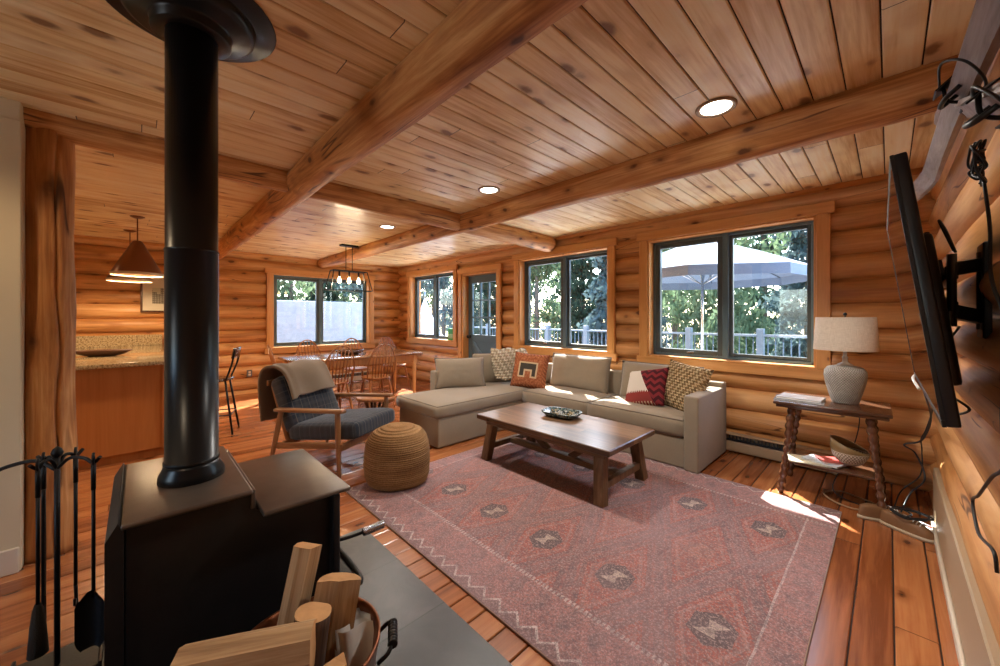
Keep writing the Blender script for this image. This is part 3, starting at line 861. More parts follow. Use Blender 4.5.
for i in range(5):
    a = .2 * i
    def f(u, v, i=i): return Vector((.05 * u + .012 * math.sin(v * 3 + i), .004 * i + .02 * math.sin(u * 2.4 + i * .5) + .016 * i * v, .25 * v))
    b.grid(f, lin(-1, 1, 8), lin(0, 1, 6))
    b.grid(lambda u, v, i=i: f(u, v, i) + Vector((0, .0012, 0)), lin(-1, 1, 8), lin(0, 1, 6))
tag(b.build('newspaper', M['paper'], loc=(-1.135, .475, .11), rot=(R(-8), 0, R(60))), 'folded white newspaper tucked upright inside the rim of the firewood bucket', 'newspaper')

# ------------------------------------------------------------------ rug
b = MB(); b.ab(RX0, RX1, RY0, RY1, .001, .011, .003, 1)
rug = tag(b.build('area_rug', M['rug']), 'faded red and pink patterned area rug with a zigzag border on the wood floor', 'rug')
b = MB()
zz = .009
b.tube([(RX0, RY0, zz - .003), (RX1, RY0, zz - .003), (RX1, RY1, zz - .003), (RX0, RY1, zz - .003)], .0055, 6, closed=True); b.build('bound_edge', fabric('rug binding', (.30, .19, .15), .1), rug)
FZ = .011

# ------------------------------------------------------------------ sofa
so = empty('sectional_sofa', (-2.5, 3.6, 0), label='large taupe L-shaped sectional sofa under the windows', cat='sofa')
def sl(b, x0, x1, y0, y1, z0, z1, bev=.02, seg=3): b.ab(x0 + 2.5, x1 + 2.5, y0 - 3.6, y1 - 3.6, z0, z1, bev, seg)
b = MB(); sl(b, -3.15, -1.22, 3.42, 4.16, FZ, .28); b.build('sofa_base', M['sofa'], so)
b = MB(); sl(b, -3.92, -3.14, 2.17, 4.16, FZ, .305); b.build('chaise_base', M['sofa'], so)
b = MB(); sl(b, -1.23, -1.11, 3.385, 4.17, FZ, .655, .018); b.build('arm', M['sofa'], so)
b = MB(); sl(b, -4.03, -3.91, 2.66, 4.17, .05, .66, .018); b.build('arm', M['sofa'], so)
b = MB(); sl(b, -4.02, -1.11, 4.06, 4.18, .05, .70, .02); b.build('back_frame', M['sofa'], so)
def seat(x0, x1, y0, y1, z0, z1, name='seat_cushion', seed=0):
    b = MB(); b.sm = True
    w, l, h = x1 - x0, y1 - y0, z1 - z0
    t = bmesh.new(); bmesh.ops.create_cube(t, size=1, matrix=Matrix.Diagonal((w, l, h, 1)))
    bmesh.ops.subdivide_edges(t, edges=t.edges[:], cuts=9, use_grid_fill=True)
    for v in t.verts:
        u, q, r = v.co.x / w * 2, v.co.y / l * 2, v.co.z / h * 2
        crown = .022 * (1 - u ** 4) * (1 - q ** 4) + .008 * noise.noise(Vector((u * 2 + seed, q * 2, r)))
        if r > .9: v.co.z += crown
        rd = .02
        if abs(u) > .95: v.co.x -= math.copysign(rd * abs(r) ** 6, u); v.co.x += math.copysign(.008 * (1 - r * r), u)
        if abs(q) > .95: v.co.y -= math.copysign(rd * abs(r) ** 6, q); v.co.y += math.copysign(.008 * (1 - r * r), q)
    bmesh.ops.transform(t, matrix=Matrix.Translation(((x0 + x1) / 2 + 2.5, (y0 + y1) / 2 - 3.6, (z0 + z1) / 2)), verts=t.verts[:])
    b.merge(t, True)
    c = b.build(name, M['sofa'], so)
    b = MB()
    for z in (z1 - .004, z0 + .012):
        i = .012
        b.tube([(x0 + i + 2.5, y0 + i - 3.6, z), (x1 - i + 2.5, y0 + i - 3.6, z), (x1 - i + 2.5, y1 - i - 3.6, z), (x0 + i + 2.5, y1 - i - 3.6, z)], .006, 6, closed=True)
    b.build('piping', M['sofapipe'], c)
seat(-3.925, -3.13, 2.145, 4.05, .305, .435, 'chaise_cushion', 1)
seat(-3.125, -2.205, 3.40, 4.05, .28, .435, seed=4)
seat(-2.195, -1.235, 3.40, 4.05, .28, .435, seed=8)
def cushion(name, w, h, d, loc, rot, mat, parent=None, seed=0, piping=None, label=None, cat=None, pinch=.12, n=20):
    if parent is not None and False: pass
    o = pillow_bm(w, h, d, n, pinch, seed).build(name, mat, parent, loc, rot)
    if piping: outline_tube(w, h, .006, pinch=pinch).build('piping', piping, o)
    if label: tag(o, label, cat)
    return o
def bc(w, h, d, x, y, z, rx, rz, seed): return cushion('back_cushion', w, h, d, (x + 2.5, y - 3.6, z), (rx, 0, rz), M['sofa'], so, seed, M['sofapipe'], pinch=.06)
bc(.86, .44, .20, -2.70, 3.93, .425, R(-12), 0, 2)
bc(.86, .42, .20, -1.70, 3.93, .425, R(-13), 0, 5)
bc(.62, .42, .22, -3.73, 3.52, .425, R(-13), R(62), 8)

cushion('throw_pillow', .64, .40, .18, (-3.74, 2.93, .435), (R(-20), 0, R(60)), M['sofa'], None, 11, M['sofapipe'], 'plain taupe pillow alone on the chaise end of the sofa', 'cushion')
cushion('throw_pillow', .47, .46, .15, (-3.17, 3.535, .432), (R(-18), R(4), R(24)), M['kilim'], None, 14, None, 'rust woven cushion with a dark arch motif, beside the cream knit throw', 'cushion')
cushion('throw_pillow', .46, .43, .15, (-1.72, 3.66, .432), (R(-34), R(-12), R(-6)), M['redpillow'], None, 17, None, 'dark red cushion with a cream patch, left of the bobbly tan one', 'cushion')
cushion('throw_pillow', .50, .48, .16, (-1.45, 3.74, .432), (R(-22), R(6), R(-22)), M['bobble'], None, 21, None, 'bobbly tan woven cushion leaning in the sofa corner by the right arm', 'cushion')
# knitted throw over the corner cushion
b = MB(); b.sm = True
path = bez([(0, -.215, .09), (0, -.165, .22), (0, -.125, .36), (0, -.06, .445), (0, .04, .45), (0, .10, .38), (0, .12, .25)], 6)
def thr(u, v):
    i = min(len(path) - 1, int(v * (len(path) - 1))); p = path[i]
    w = .22 + .03 * math.sin(v * 5)
    return Vector((u * w + .05 * (1 - v), p.y + .02 * math.sin(u * 5 + v * 3) - .012, p.z + .012 * math.sin(u * 6 + 1)))
b.grid(thr, lin(-1, 1, 16), lin(0, 1, 37))
o = b.build('throw_blanket', M['knit'], loc=(-3.66, 3.64, .425), rot=(0, 0, R(56)))
md = o.modifiers.new('t', 'SOLIDIFY'); md.thickness = .022; md.offset = 1
tag(o, 'cream cable-knit throw draped over the corner back cushion of the sofa', 'blanket')

# ------------------------------------------------------------------ coffee table
ct = empty('coffee_table', (-2.005, 2.655, FZ), label='rustic dark wood trestle coffee table on the rug in front of the sofa', cat='coffee table')
b = MB(); b.ab(-.69, .69, -.36, .36, .368, .412, .006, 1); b.build('tabletop', M['ctop'], ct)
b = MB(); b.ab(-.62, .62, -.30, -.275, .32, .368, .003, 1); b.ab(-.62, .62, .275, .30, .32, .368, .003, 1); b.build('apron', M['cbar'], ct)
for sx in (-1, 1):
    for sy in (-1, 1):
        b = MB(); b.beam((sx * .60, sy * .315, 0), (sx * .565, sy * .255, .368), .078, .072, .004, up=(0, 1, 0)); b.build('leg', M['cleg'], ct)
    b = MB(); b.beam((sx * .588, -.26, .12), (sx * .588, .26, .12), .045, .05, .003); b.build('end_rail', M['cleg'], ct)
b = MB(); b.beam((-.59, 0, .12), (.59, 0, .12), .07, .045, .003); b.build('stretcher', M['cbar'], ct)
for sx in (-1, 1):
    b = MB(); b.beam((sx * .12, 0, .135), (sx * .46, 0, .37), .05, .045, .003, up=(0, 1, 0)); b.build('brace', M['cbar'], ct)
# tray with pebbles
tr = empty('tray', (-2.085, 2.80, FZ + .412), R(8), 'dark blue-green rectangular tray on the coffee table, filled with pebbles', 'tray')
def dishmat():
    m, t = newmat('mosaic glaze'); v = t.voronoi(t.coord(), 55, 1.0, 'Color'); c = t.xyz(v.s)
    col = t.ramp(c[0], [(.2, (.015, .03, .035)), (.5, (.05, .085, .085)), (.8, (.20, .21, .17)), (1, (.02, .02, .02))]); t.bsdf(col, .2); return m
DM = dishmat()
b = MB(); b.sm = True
def rr(hw, hl, z, n=40):
    out = []
    for k in range(n):
        a = 2 * PI * k / n; c, s_ = math.cos(a), math.sin(a); e = 4.0
        q = (abs(c) ** e + abs(s_) ** e) ** (-1 / e); out.append(b.bm.verts.new((c * q * hw, s_ * q * hl, z)))
    return out
rings = [rr(.12, .085, 0), rr(.145, .10, .012), rr(.180, .125, .044), rr(.178, .123, .050), rr(.170, .115, .047), rr(.135, .09, .014)]
b.mark([b.bm.faces.new((A[k], A[(k + 1) % 40], B[(k + 1) % 40], B[k])) for A, B in zip(rings, rings[1:]) for k in range(40)], True)
b.mark([b.bm.faces.new(rings[0][::-1]), b.bm.faces.new(rings[-1])], False); b.build('dish', DM, tr)
b = MB(); b.sm = True
for i in range(90):
    x, y = rnd.uniform(-.135, .135), rnd.uniform(-.09, .09); r_ = rnd.uniform(.006, .013)
    t = bmesh.new(); bmesh.ops.create_icosphere(t, subdivisions=1, radius=r_, matrix=Matrix.Translation((x, y, .020 + rnd.uniform(0, .012))) @ Euler((rnd.random() * 3, rnd.random() * 3, 0)).to_matrix().to_4x4() @ Matrix.Diagonal((1.2, 1, .7, 1))); b.mi = rnd.randrange(3); b.merge(t, True)
tag(b.build('pebbles', [plain('amber pebble', (.28, .19, .07), .4), plain('dark pebble', (.03, .04, .045), .3), plain('pale pebble', (.45, .43, .38), .4)], loc=tr.location, rot=(0, 0, R(8))), 'small amber, grey and dark pebbles heaped in the tray', 'pebbles', kind='stuff')

# ------------------------------------------------------------------ pouf
b = MB(); b.sm = True
prof = [(0, .0), (.20, .0), (.235, .02), (.252, .07), (.258, .16), (.256, .24), (.248, .30), (.228, .36), (.19, .405), (.13, .435), (.06, .452), (0, .458)]
pp = []
for i in range(len(prof) - 1):
    for k in range(8):
        t = k / 8; pp.append((prof[i][0] * (1 - t) + prof[i + 1][0] * t, prof[i][1] * (1 - t) + prof[i + 1][1] * t))
pp.append(prof[-1]); pp = [(r_ + (.0028 * math.sin(i * 2.2) if 0 < r_ else 0), z) for i, (r_, z) in enumerate(pp)]
pp[0] = (0, 0)
b.lathe(pp, n=56, wob=lambda a, z: .012 * math.sin(a * 3 + z * 8) + .008 * math.sin(a * 5))
tag(b.build('woven_pouf', M['jute'], loc=(-2.765, 1.52, FZ)), 'domed braided jute pouf on the rug between the armchair and stove', 'pouf')

# ------------------------------------------------------------------ armchair with draped blanket
AC = empty('armchair', (-3.575, 1.365, 0), R(29), 'wood-framed armchair with dark blue-grey plaid cushions, beside the jute pouf', 'armchair')
for sy in (-1, 1):
    y = sy * .345
    b = MB(); b.tube(bez([(.285, y, 0), (.272, y, .30), (.268, y, .535)], 6), [.0155 + .007 * min(1, i / 7) for i in range(13)], 12); b.build('leg', M['oakz'], AC)
    b = MB(); b.tube(bez([(-.46, y, 0), (-.38, y, .30), (-.325, y, .52)], 6), [.0155 + .007 * min(1, i / 7) for i in range(13)], 12); b.build('leg', M['oakz'], AC)
    b = MB(); b.beam((-.385, y, .518), (.335, y, .555), .062, .032, .011); b.build('armrest', M['oak'], AC)
    b = MB(); b.beam((-.42, y * .97, .20), (.28, y * .97, .265), .026, .05, .006); b.build('side_rail', M['oak'], AC)
b = MB(); b.beam((.30, -.345, .25), (.30, .345, .25), .03, .055, .006); b.build('front_rail', M['oakz'], AC)
b = MB(); b.beam((-.36, -.345, .20), (-.36, .345, .20), .03, .05, .006); b.build('rear_rail', M['oakz'], AC)
b = MB()
for sy in (-1, 0, 1): b.beam((-.36, sy * .24, .22), (-.545, sy * .24, .74), .04, .022, .006, up=(0, 1, 0))
b.beam((-.545, -.29, .735), (-.545, .29, .735), .024, .05, .006); b.build('back_frame', M['oakz'], AC)
def softbox(w, l, h, r_, mat, name, parent, loc, rot, seed=0, cuts=11, crown=.02):
    t = bmesh.new(); bmesh.ops.create_cube(t, size=1, matrix=Matrix.Diagonal((w, l, h, 1)))
    bmesh.ops.subdivide_edges(t, edges=t.edges[:], cuts=cuts, use_grid_fill=True)
    for v in t.verts:
        d = [w / 2, l / 2, h / 2]; p = v.co.copy()
        core = Vector([max(-(d[i] - r_), min(d[i] - r_, p[i])) for i in range(3)])
        dd = p - core
        if dd.length > 1e-6: v.co = core + dd.normalized() * r_
        u, q = p.x / d[0], p.y / d[1]
        v.co.z += math.copysign(1, p.z) * (crown * (1 - u * u) * (1 - q * q) + .006 * noise.noise(Vector((u * 2 + seed, q * 2, 0)))) * (abs(p.z) > d[2] * .9)
    b = MB(); b.merge(t, True); return b.build(name, mat, parent, loc, rot)
softbox(.72, .615, .145, .045, M['plaid'], 'seat_cushion', AC, (.055, 0, .345), (0, R(-6), 0), 3)
softbox(.52, .60, .14, .05, M['plaid'], 'back_cushion', AC, (-.37, 0, .545), (0, R(67), 0), 6)
b = MB(); b.sm = True
pth = bez([(-.262, 0, .625), (-.298, 0, .72), (-.335, 0, .80), (-.385, 0, .858), (-.48, 0, .882), (-.575, 0, .845), (-.612, 0, .74), (-.615, 0, .58), (-.60, 0, .38)], 6)
def blk(u, v):
    x = v * (len(pth) - 1); i = min(len(pth) - 2, int(x)); p = pth[i].lerp(pth[i + 1], x - i)
    sl_ = .04 * v if u < 0 else 0
    return Vector((p.x + .012 * math.sin(u * 4 + v * 5) , u * (.268 - .012 * math.sin(v * 6)) - .035, p.z + .008 * math.sin(u * 5) - .03 * (u < -.8) * (1 - v)))
b.grid(blk, lin(-1, 1, 22), lin(0, 1, 50))
o = b.build('wool_blanket', M['blanket'], loc=AC.location, rot=(0, 0, R(29)))
md = o.modifiers.new('t', 'SOLIDIFY'); md.thickness = .026; md.offset = 1
md = o.modifiers.new('s', 'BEVEL'); md.width = .008; md.segments = 2
tag(o, 'folded tan wool blanket draped over the back of the plaid armchair', 'blanket')

# rustic twig side table
tw = empty('twig_side_table', (-4.02, 1.93, 0), R(20), 'low rustic side table with twisted branch legs, behind the plaid armchair', 'side table')
b = MB(); poly = [(.20 * math.cos(a) * (1 + .16 * math.sin(2 * a + 1) + .07 * math.sin(5 * a)), .17 * math.sin(a) * (1 + .1 * math.cos(3 * a))) for a in [2 * PI * k / 26 for k in range(26)]]
b.prism(poly, .030, Matrix.Translation((0, 0, .41)), True); b.build('slab_top', M['windsor'], tw)
for k in range(7):
    a = 2 * PI * k / 7; c, s_ = math.cos(a), math.sin(a)
    b = MB(); b.tube(bez([(c * .14, s_ * .12, .412), (c * .09, s_ * .08, .30), (c * .04, s_ * .04, .19), (c * .09, s_ * .10, .08), (c * .16, s_ * .15, 0)], 5), [.017 - .004 * math.sin(i * .7) for i in range(21)], 8); b.build('branch_leg', M['mahogz'], tw)

# ------------------------------------------------------------------ dining set
dt = empty('dining_table', (-5.86, 2.47, 0), label='long farmhouse dining table with turned legs, below the far window', cat='dining table')
b = MB(); b.ab(-.42, .42, -.98, .98, .715, .745, .008, 2); b.build('tabletop', M['dtop'], dt)
b = MB(); b.ab(-.35, .35, -.89, .89, .61, .715, .004, 1); b.build('apron', M['dleg'], dt)
for sx in (-1, 1):
    for sy in (-1, 1):
        b = MB(); b.ab(sx * .33 - .038, sx * .33 + .038, sy * .87 - .038, sy * .87 + .038, .58, .715, .004, 1)
        b.lathe([(0, 0), (.018, 0), (.021, .03), (.028, .30), (.034, .48), (.030, .50), (.037, .52), (.030, .545), (.036, .58), (0, .585)], (sx * .33, sy * .87, 0), 16); b.build('leg', M['dleg'], dt)
def windsor():
    t = empty('windsor_chair', (0, 0, 0))
    b = MB(); b.sm = True
    b.lathe([(0, .425), (.15, .425), (.19, .432), (.205, .445), (.20, .458), (.15, .454), (.06, .448), (0, .447)], n=28, sx=1.0, sy=1.05); b.build('seat', M['windsor'], t)
    for sx in (-1, 1):
        for sy in (-1, 1):
            p0, p1 = Vector((sx * .13, sy * .13, .43)), Vector((sx * .205, sy * .195, 0)); pr_ = [.012, .013, .018, .020, .016, .019, .017, .012, .010]
            b = MB(); b.tube([p0.lerp(p1, i / 8) for i in range(9)], pr_, 10); b.build('leg', M['windsor'], t)
    b = MB()
    for sy in (-1, 1): b.tube([Vector((-.168, sy * .163, .21)).lerp(Vector((.168, sy * .163, .21)), i / 6) for i in range(7)], [.008, .009, .012, .014, .012, .009, .008], 8)
    b.tube([(0, -.16, .21), (0, 0, .21), (0, .16, .21)], [.008, .013, .008], 8); b.build('stretcher', M['windsor'], t)
    def hoop(a):
        # back leans to -x
        ph = a * .622
        z = .588 + .368 * math.cos(ph); y = .205 * math.sin(ph)
        return Vector((-.155 - (z - .45) * .27, y, z))
    b = MB(); b.tube([hoop(a) for a in lin(-PI, PI, 41)], .0105, 8); b.build('back_bow', M['windsor'], t)
    for k in range(7):
        f = (k - 3) / 3.0
        y0 = f * .125; a = f * PI * .40; tp = hoop(a)
        b = MB(); b.tube([(-.165 + .02 * (1 - f * f) * 0, y0, .445), ((-.165 + tp.x) / 2, (y0 + tp.y) / 2, (.445 + tp.z) / 2), tp], [.006, .0085, .0055], 7); b.build('spindle', M['windsor'], t)
    return t
wc = windsor()
spots = [(-5.30, 1.93, 180, 'windsor dining chair on the near side of the table, half hidden by the armchair'),
         (-5.32, 2.57, 180, 'windsor dining chair on the near side of the table, nearest the sofa'),
         (-6.42, 2.05, 0, 'windsor dining chair on the window side of the table, nearest the kitchen'),
         (-6.42, 2.75, 0, 'middle windsor dining chair on the window side of the table, under the lantern'),
         (-6.42, 3.46, 0, 'windsor dining chair on the window side of the table, nearest the corner window'),
         (-5.80, 1.56, 90, 'windsor dining chair seen from the side, at the kitchen end of the table')]
for i, (x, y, a, lb) in enumerate(spots):
    o = wc if i == 0 else copy_tree(wc)
    o.location = (x, y, 0); o.rotation_euler = (0, 0, R(a + (3, -4, 5, -3, 8, -6)[i])); tag(o, lb, 'dining chair', 'windsor chairs round the dining table')
b = MB(); b.lathe([(0, 0), (.09, 0), (.15, .035), (.165, .075), (.158, .076), (.14, .04), (.08, .012), (0, .01)], n=30, sy=1.35); tag(b.build('serving_bowl', M['mahog'], loc=(-5.92, 2.42, .745)), 'dark reddish oval bowl in the middle of the dining table', 'bowl')

# lantern chandelier
ch = empty('linear_chandelier', (-5.86, 2.38, CZ), label='open black rectangular cage chandelier with bulbs above the dining table', cat='chandelier')
b = MB(); b.ab(-.055, .055, -.13, .13, -.025, 0, .004, 1); b.build('canopy', M['iron'], ch)
b = MB(); b.tube([(0, -.05, -.02), (0, -.05, -.41)], .006, 8); b.tube([(0, .05, -.02), (0, .05, -.41)], .006, 8); b.build('down_rod', M['iron'], ch)
b = MB(); zt, zb = -.41, -.71
tpc = [(-.07, -.26, zt), (.07, -.26, zt), (.07, .26, zt), (-.07, .26, zt)]; btc = [(-.13, -.32, zb), (.13, -.32, zb), (.13, .32, zb), (-.13, .32, zb)]
for i in range(4):
    b.beam(tpc[i], tpc[(i + 1) % 4], .012, .012); b.beam(btc[i], btc[(i + 1) % 4], .012, .012); b.beam(tpc[i], btc[i], .012, .012)
b.beam((0, -.26, zt), (0, .26, zt), .03, .014); b.build('cage', M['iron'], ch)
for y in (-.15, 0, .15):
    b = MB(); b.tube([(0, y, zt), (0, y, zt - .09)], .015, 10); k = b.build('socket', M['iron'], ch)
    b = MB(); b.lathe([(0, zt - .09), (.012, zt - .092), (.016, zt - .11), (.028, zt - .145), (.03, zt - .16), (.02, zt - .185), (0, zt - .193)], (0, y, 0), 14); b.build('bulb', M['bulb'], k)

# ------------------------------------------------------------------ kitchen
pn = empty('kitchen_peninsula', (-6.28, -.13, 0), label='orange wood kitchen peninsula cabinet with a speckled granite top behind the log post', cat='kitchen counter')
b = MB(); b.ab(-1.3, 1.42, -.42, .36, .08, .88, .004, 1); b.build('cabinet_body', M['cabinet'], pn)
b = MB(); b.ab(-1.3, 1.38, -.38, .32, 0, .08); b.build('toe_kick', M['cabinet'], pn)
b = MB(); b.ab(1.42, 1.434, .30, .36, .08, .88, .002, 1); b.ab(1.42, 1.434, -.42, -.36, .08, .88, .002, 1); b.build('end_stile', M['cabinet'], pn)
b = MB(); b.ab(-1.38, 1.50, -.46, .42, .88, .92, .008, 2); b.build('countertop', M['granite'], pn)
b = MB(); b.ab(-1.43, -1.40, -.60, .40, .90, 1.075, .004, 1); b.build('backsplash', M['granite'], pn)
b = MB(); b.lathe([(0, 0), (.10, 0), (.19, .025), (.245, .062), (.24, .066), (.18, .034), (.08, .012), (0, .01)], n=40, sx=.45, sy=1.0, M=Euler((0, 0, R(-20))).to_matrix()); o = b.build('dough_bowl', plain('dark carved wood', (.09, .035, .014), .35, var=.3), loc=(-5.78, -.27, .92))
tag(o, 'long shallow dark wooden bowl on the granite counter', 'bowl')
def pendant(x, y, lb):
    t = empty('pendant_lamp', (x, y, CZ), label=lb, cat='pendant lamp', group='cone pendants over the kitchen counter')
    b = MB(); b.lathe([(0, -.022), (.03, -.02), (.062, -.006), (.064, 0), (0, 0)], n=24); b.build('canopy', M['copperp'], t)
    b = MB(); b.tube([(0, 0, -.02), (0, 0, -.28)], .006, 8); b.build('rod', M['copperp'], t)
    b = MB(); b.lathe([(0, -.27), (.035, -.272), (.048, -.29), (.216, -.635), (.218, -.655), (.212, -.655), (.044, -.30), (0, -.29)], n=40); sh = b.build('shade', M['copperp'], t)
    b = MB(); b.lathe([(.216, -.632), (.222, -.634), (.222, -.662), (.210, -.662), (.210, -.640)], n=40); tag(b.build('rim_band', M['cream'], sh), 'cream band round the bottom of the shade')
    b = MB(); b.lathe([(0, -.42), (.03, -.44), (.045, -.50), (.03, -.545), (0, -.56)], n=16); b.build('bulb', M['bulb'], t)
    return t
M['copperp'] = plain('copper brown lacquer', (.20, .088, .045), .32, .55)
pendant(-5.85, .0, 'copper cone pendant lamp with a cream rim, nearer of two over the counter')
pendant(-6.85, -.07, 'copper cone pendant lamp behind the nearer one, hanging close to the log wall')
pf = empty('framed_picture', (WX + .02, .30, 1.41), label='small cream-matted picture in a dark frame on the kitchen log wall', cat='picture')
b = MB(); W_, H_ = .27, .56
for (y0, y1, z0, z1) in ((-W_, W_, 0, .025), (-W_, W_, H_ - .025, H_), (-W_, -W_ + .025, .025, H_ - .025), (W_ - .025, W_, .025, H_ - .025)): b.ab(-.015, .02, y0, y1, z0, z1, .003, 1)
b.build('frame', M['mahog'], pf)
b = MB(); b.ab(-.01, .006, -W_ + .02, W_ - .02, .02, H_ - .02); b.build('mat_board', plain('cream mat', (.55, .50, .38), .7), pf)
def sketch():
    m, t = newmat('village sketch'); co = t.coord(); c = t.xyz(co); bl = (c[1] / .045).floor(); h = t.white(t.comb(bl, 1.0, 1.0)) * .12 + .27
    col = t.mix(c[2] < h, (.42, .40, .30), (.10, .085, .06)); wn = (((c[1] / .018).frac() < .45) * ((c[2] / .03).frac() < .5)) * (c[2] < h)
    col = t.mix(wn, col, (.50, .46, .36)); col = t.mix(t.smooth(t.noise(co, 30, 4), .55, .6) * (c[2] < .2) * .8, col, (.12, .10, .06)); t.bsdf(col, .6); return m
b = MB(); b.ab(.005, .009, -.14, .14, .13, .37); b.build('print', sketch(), pf)
bs = empty('bar_stool', (-5.42, .645, 0), R(-108), 'dark metal and wood counter stool, half hidden behind the stove pipe', 'bar stool')
b = MB(); b.lathe([(0, .60), (.17, .60), (.185, .61), (.185, .63), (.15, .635), (0, .625)], n=28); b.build('seat', M['mahog'], bs)
for sx in (-1, 1):
    for sy in (-1, 1):
        b = MB(); b.tube([(sx * .12, sy * .12, .60), (sx * .20, sy * .19, 0)], .011, 8); b.build('leg', M['iron'], bs)
b = MB(); q = .175
b.tube([(-q, -q, .22), (q, -q, .22), (q, q, .22), (-q, q, .22)], .008, 7, closed=True); b.build('foot_ring', M['iron'], bs)
b = MB(); b.tube(bez([(-.13, -.14, .62), (-.19, -.17, .80), (-.22, -.17, .97)], 5), .010, 8); b.build('back_post', M['iron'], bs)
b = MB(); b.tube(bez([(-.13, .14, .62), (-.19, .17, .80), (-.22, .17, .97)], 5), .010, 8); b.build('back_post', M['iron'], bs)
b = MB(); b.grid(lambda u, v: Vector((-.20 - .02 * v - .03 * (1 - u * u), u * .17, .86 + v * .12)), lin(-1, 1, 12), lin(0, 1, 4)); o = b.build('backrest', M['mahog'], bs); md = o.modifiers.new('t', 'SOLIDIFY'); md.thickness = .018

# outlet, heaters
ou = MB(); ou.ab(0, .008, -.04, .04, -.06, .06, .003, 1); o = tag(ou.build('wall_outlet', plain('grey plate', (.16, .16, .16), .4, .4), loc=(WX + .03, 1.40, .36)), 'grey metal outlet plate low on the far log wall', 'outlet')
b = MB(); b.ab(.008, .012, -.017, .017, .006, .036, .002, 1); b.ab(.008, .012, -.017, .017, -.036, -.006, .002, 1); b.build('socket', M['cream'], o)
def heater(name, loc, rz, L_, label, mat):
    t = empty(name, loc, rz, label, 'heater')
    b = MB()
    b.ab(0, L_, -.012, 0, .02, .19, .003, 1); b.ab(0, L_, -.07, 0, .175, .19, .004, 1); b.ab(0, L_, -.075, -.062, .03, .115, .004, 1); b.ab(0, L_, -.07, 0, .02, .032, .003, 1)
    b.build('case', mat, t)
    for x in (0, L_ - .02):
        b = MB(); b.ab(x - .002, x + .022, -.078, .002, .015, .195, .004, 1); b.build('end_cap', mat, t)
    b = MB()
    n = int(L_ / .03)
    for i in range(n): b.ab(.03 + i * .03, .033 + i * .03, -.05, -.015, .125, .168)
    b.ab(.02, L_ - .02, -.055, -.012, .118, .128); b.build('fins', M['dark'], t)
HM = plain('almond enamel', (.36, .25, .15), .4); HW = plain('ivory enamel', (.62, .57, .46), .4)
heater('baseboard_heater', (-1.52, NY - .015, 0), 0, 1.22, 'tan baseboard heater at the foot of the window wall, beside the sofa arm', HM)
heater('baseboard_heater', (WX + .02, 1.62, 0), R(90), 1.9, 'ivory baseboard heater under the dining window on the far wall', HW)

# green carton on the sill
g = empty('green_carton', (-5.80, NY + .035, .898), R(6), 'bright green carton standing on the sill of the far left window', 'carton')
b = MB(); b.ab(-.075, .075, -.03, .03, 0, .22, .006, 2); b.build('box', plain('green print', (.03, .30, .06), .4), g)
b = MB(); b.ab(-.06, .06, -.0315, -.030, .03, .12); b.build('label_panel', plain('pale green label', (.35, .55, .30), .5), g)

# ------------------------------------------------------------------ end table and what stands on it
et = empty('end_table', (-.30, 3.73, 0), R(1), 'dark mahogany side table with spool-turned splayed legs and a lower shelf', 'side table')
TZ = .70
b = MB(); b.ab(-.315, .315, -.255, .255, TZ - .022, TZ, .006, 2); b.ab(-.30, .30, -.24, .24, TZ - .045, TZ - .022, .006, 2); b.build('tabletop', M['mahog'], et)
for sx in (-1, 1):
    for sy in (-1, 1):
        p0, p1 = Vector((sx * .21, sy * .165, TZ - .045)), Vector((sx * .275, sy * .215, 0)); n = 64
        pr_ = []
        for i in range(n + 1):
            t = i / n
            pr_.append(.017 + .010 * abs(math.sin(t * PI * 11)) + .004 * math.sin(t * PI * 3) - .005 * t)
        pr_[-1] = .012
        b = MB(); b.tube([p0.lerp(p1, i / n) for i in range(n + 1)], pr_, 12); b.build('leg', M['mahogz'], et)
b = MB(); b.ab(-.255, .255, -.19, .19, .235, .255, .005, 1); b.build('shelf', M['mahog'], et)
lm = empty('table_lamp', (-.225, 3.77, TZ), label='table lamp with a woven grey ceramic base and linen drum shade', cat='lamp')
b = MB(); b.lathe([(0, 0), (.072, 0), (.078, .01), (.092, .06), (.112, .14), (.122, .20), (.119, .235), (.10, .262), (.06, .275), (.04, .278), (0, .28)], n=48); b.build('base', M['ceramic'], lm)
b = MB(); b.lathe([(.045, .276), (.048, .282), (.03, .292), (.018, .30), (.015, .33), (.02, .335), (.012, .345), (.012, .40), (0, .40)], n=24); b.build('neck', plain('clear acrylic', (.55, .52, .50), .1), lm)
b = MB(); b.lathe([(.182, .390), (.168, .632), (.165, .632), (.179, .390)], n=64)
b.bm.faces.ensure_lookup_table(); b.build('shade', M['linen'], lm)
b = MB(); b.tube([(0, 0, .40), (0, 0, .648)], .004, 8); b.lathe([(0, .643), (.010, .646), (.012, .657), (.006, .665), (0, .667)], n=12)
for k in range(3):
    a = k * 2.094; b.tube([(0, 0, .627), (.166 * math.cos(a), .166 * math.sin(a), .627)], .003, 6)
b.build('finial', M['iron'], lm)
mg = [((-.475, 3.63, TZ), .29, .21, .010, 4, (.30, .31, .33), 'closed grey magazine, lowest of the pair on the end table'), ((-.465, 3.64, TZ + .010), .26, .19, .016, -3, (.62, .63, .66), 'pale catalogue lying on the grey magazine beside the lamp')]
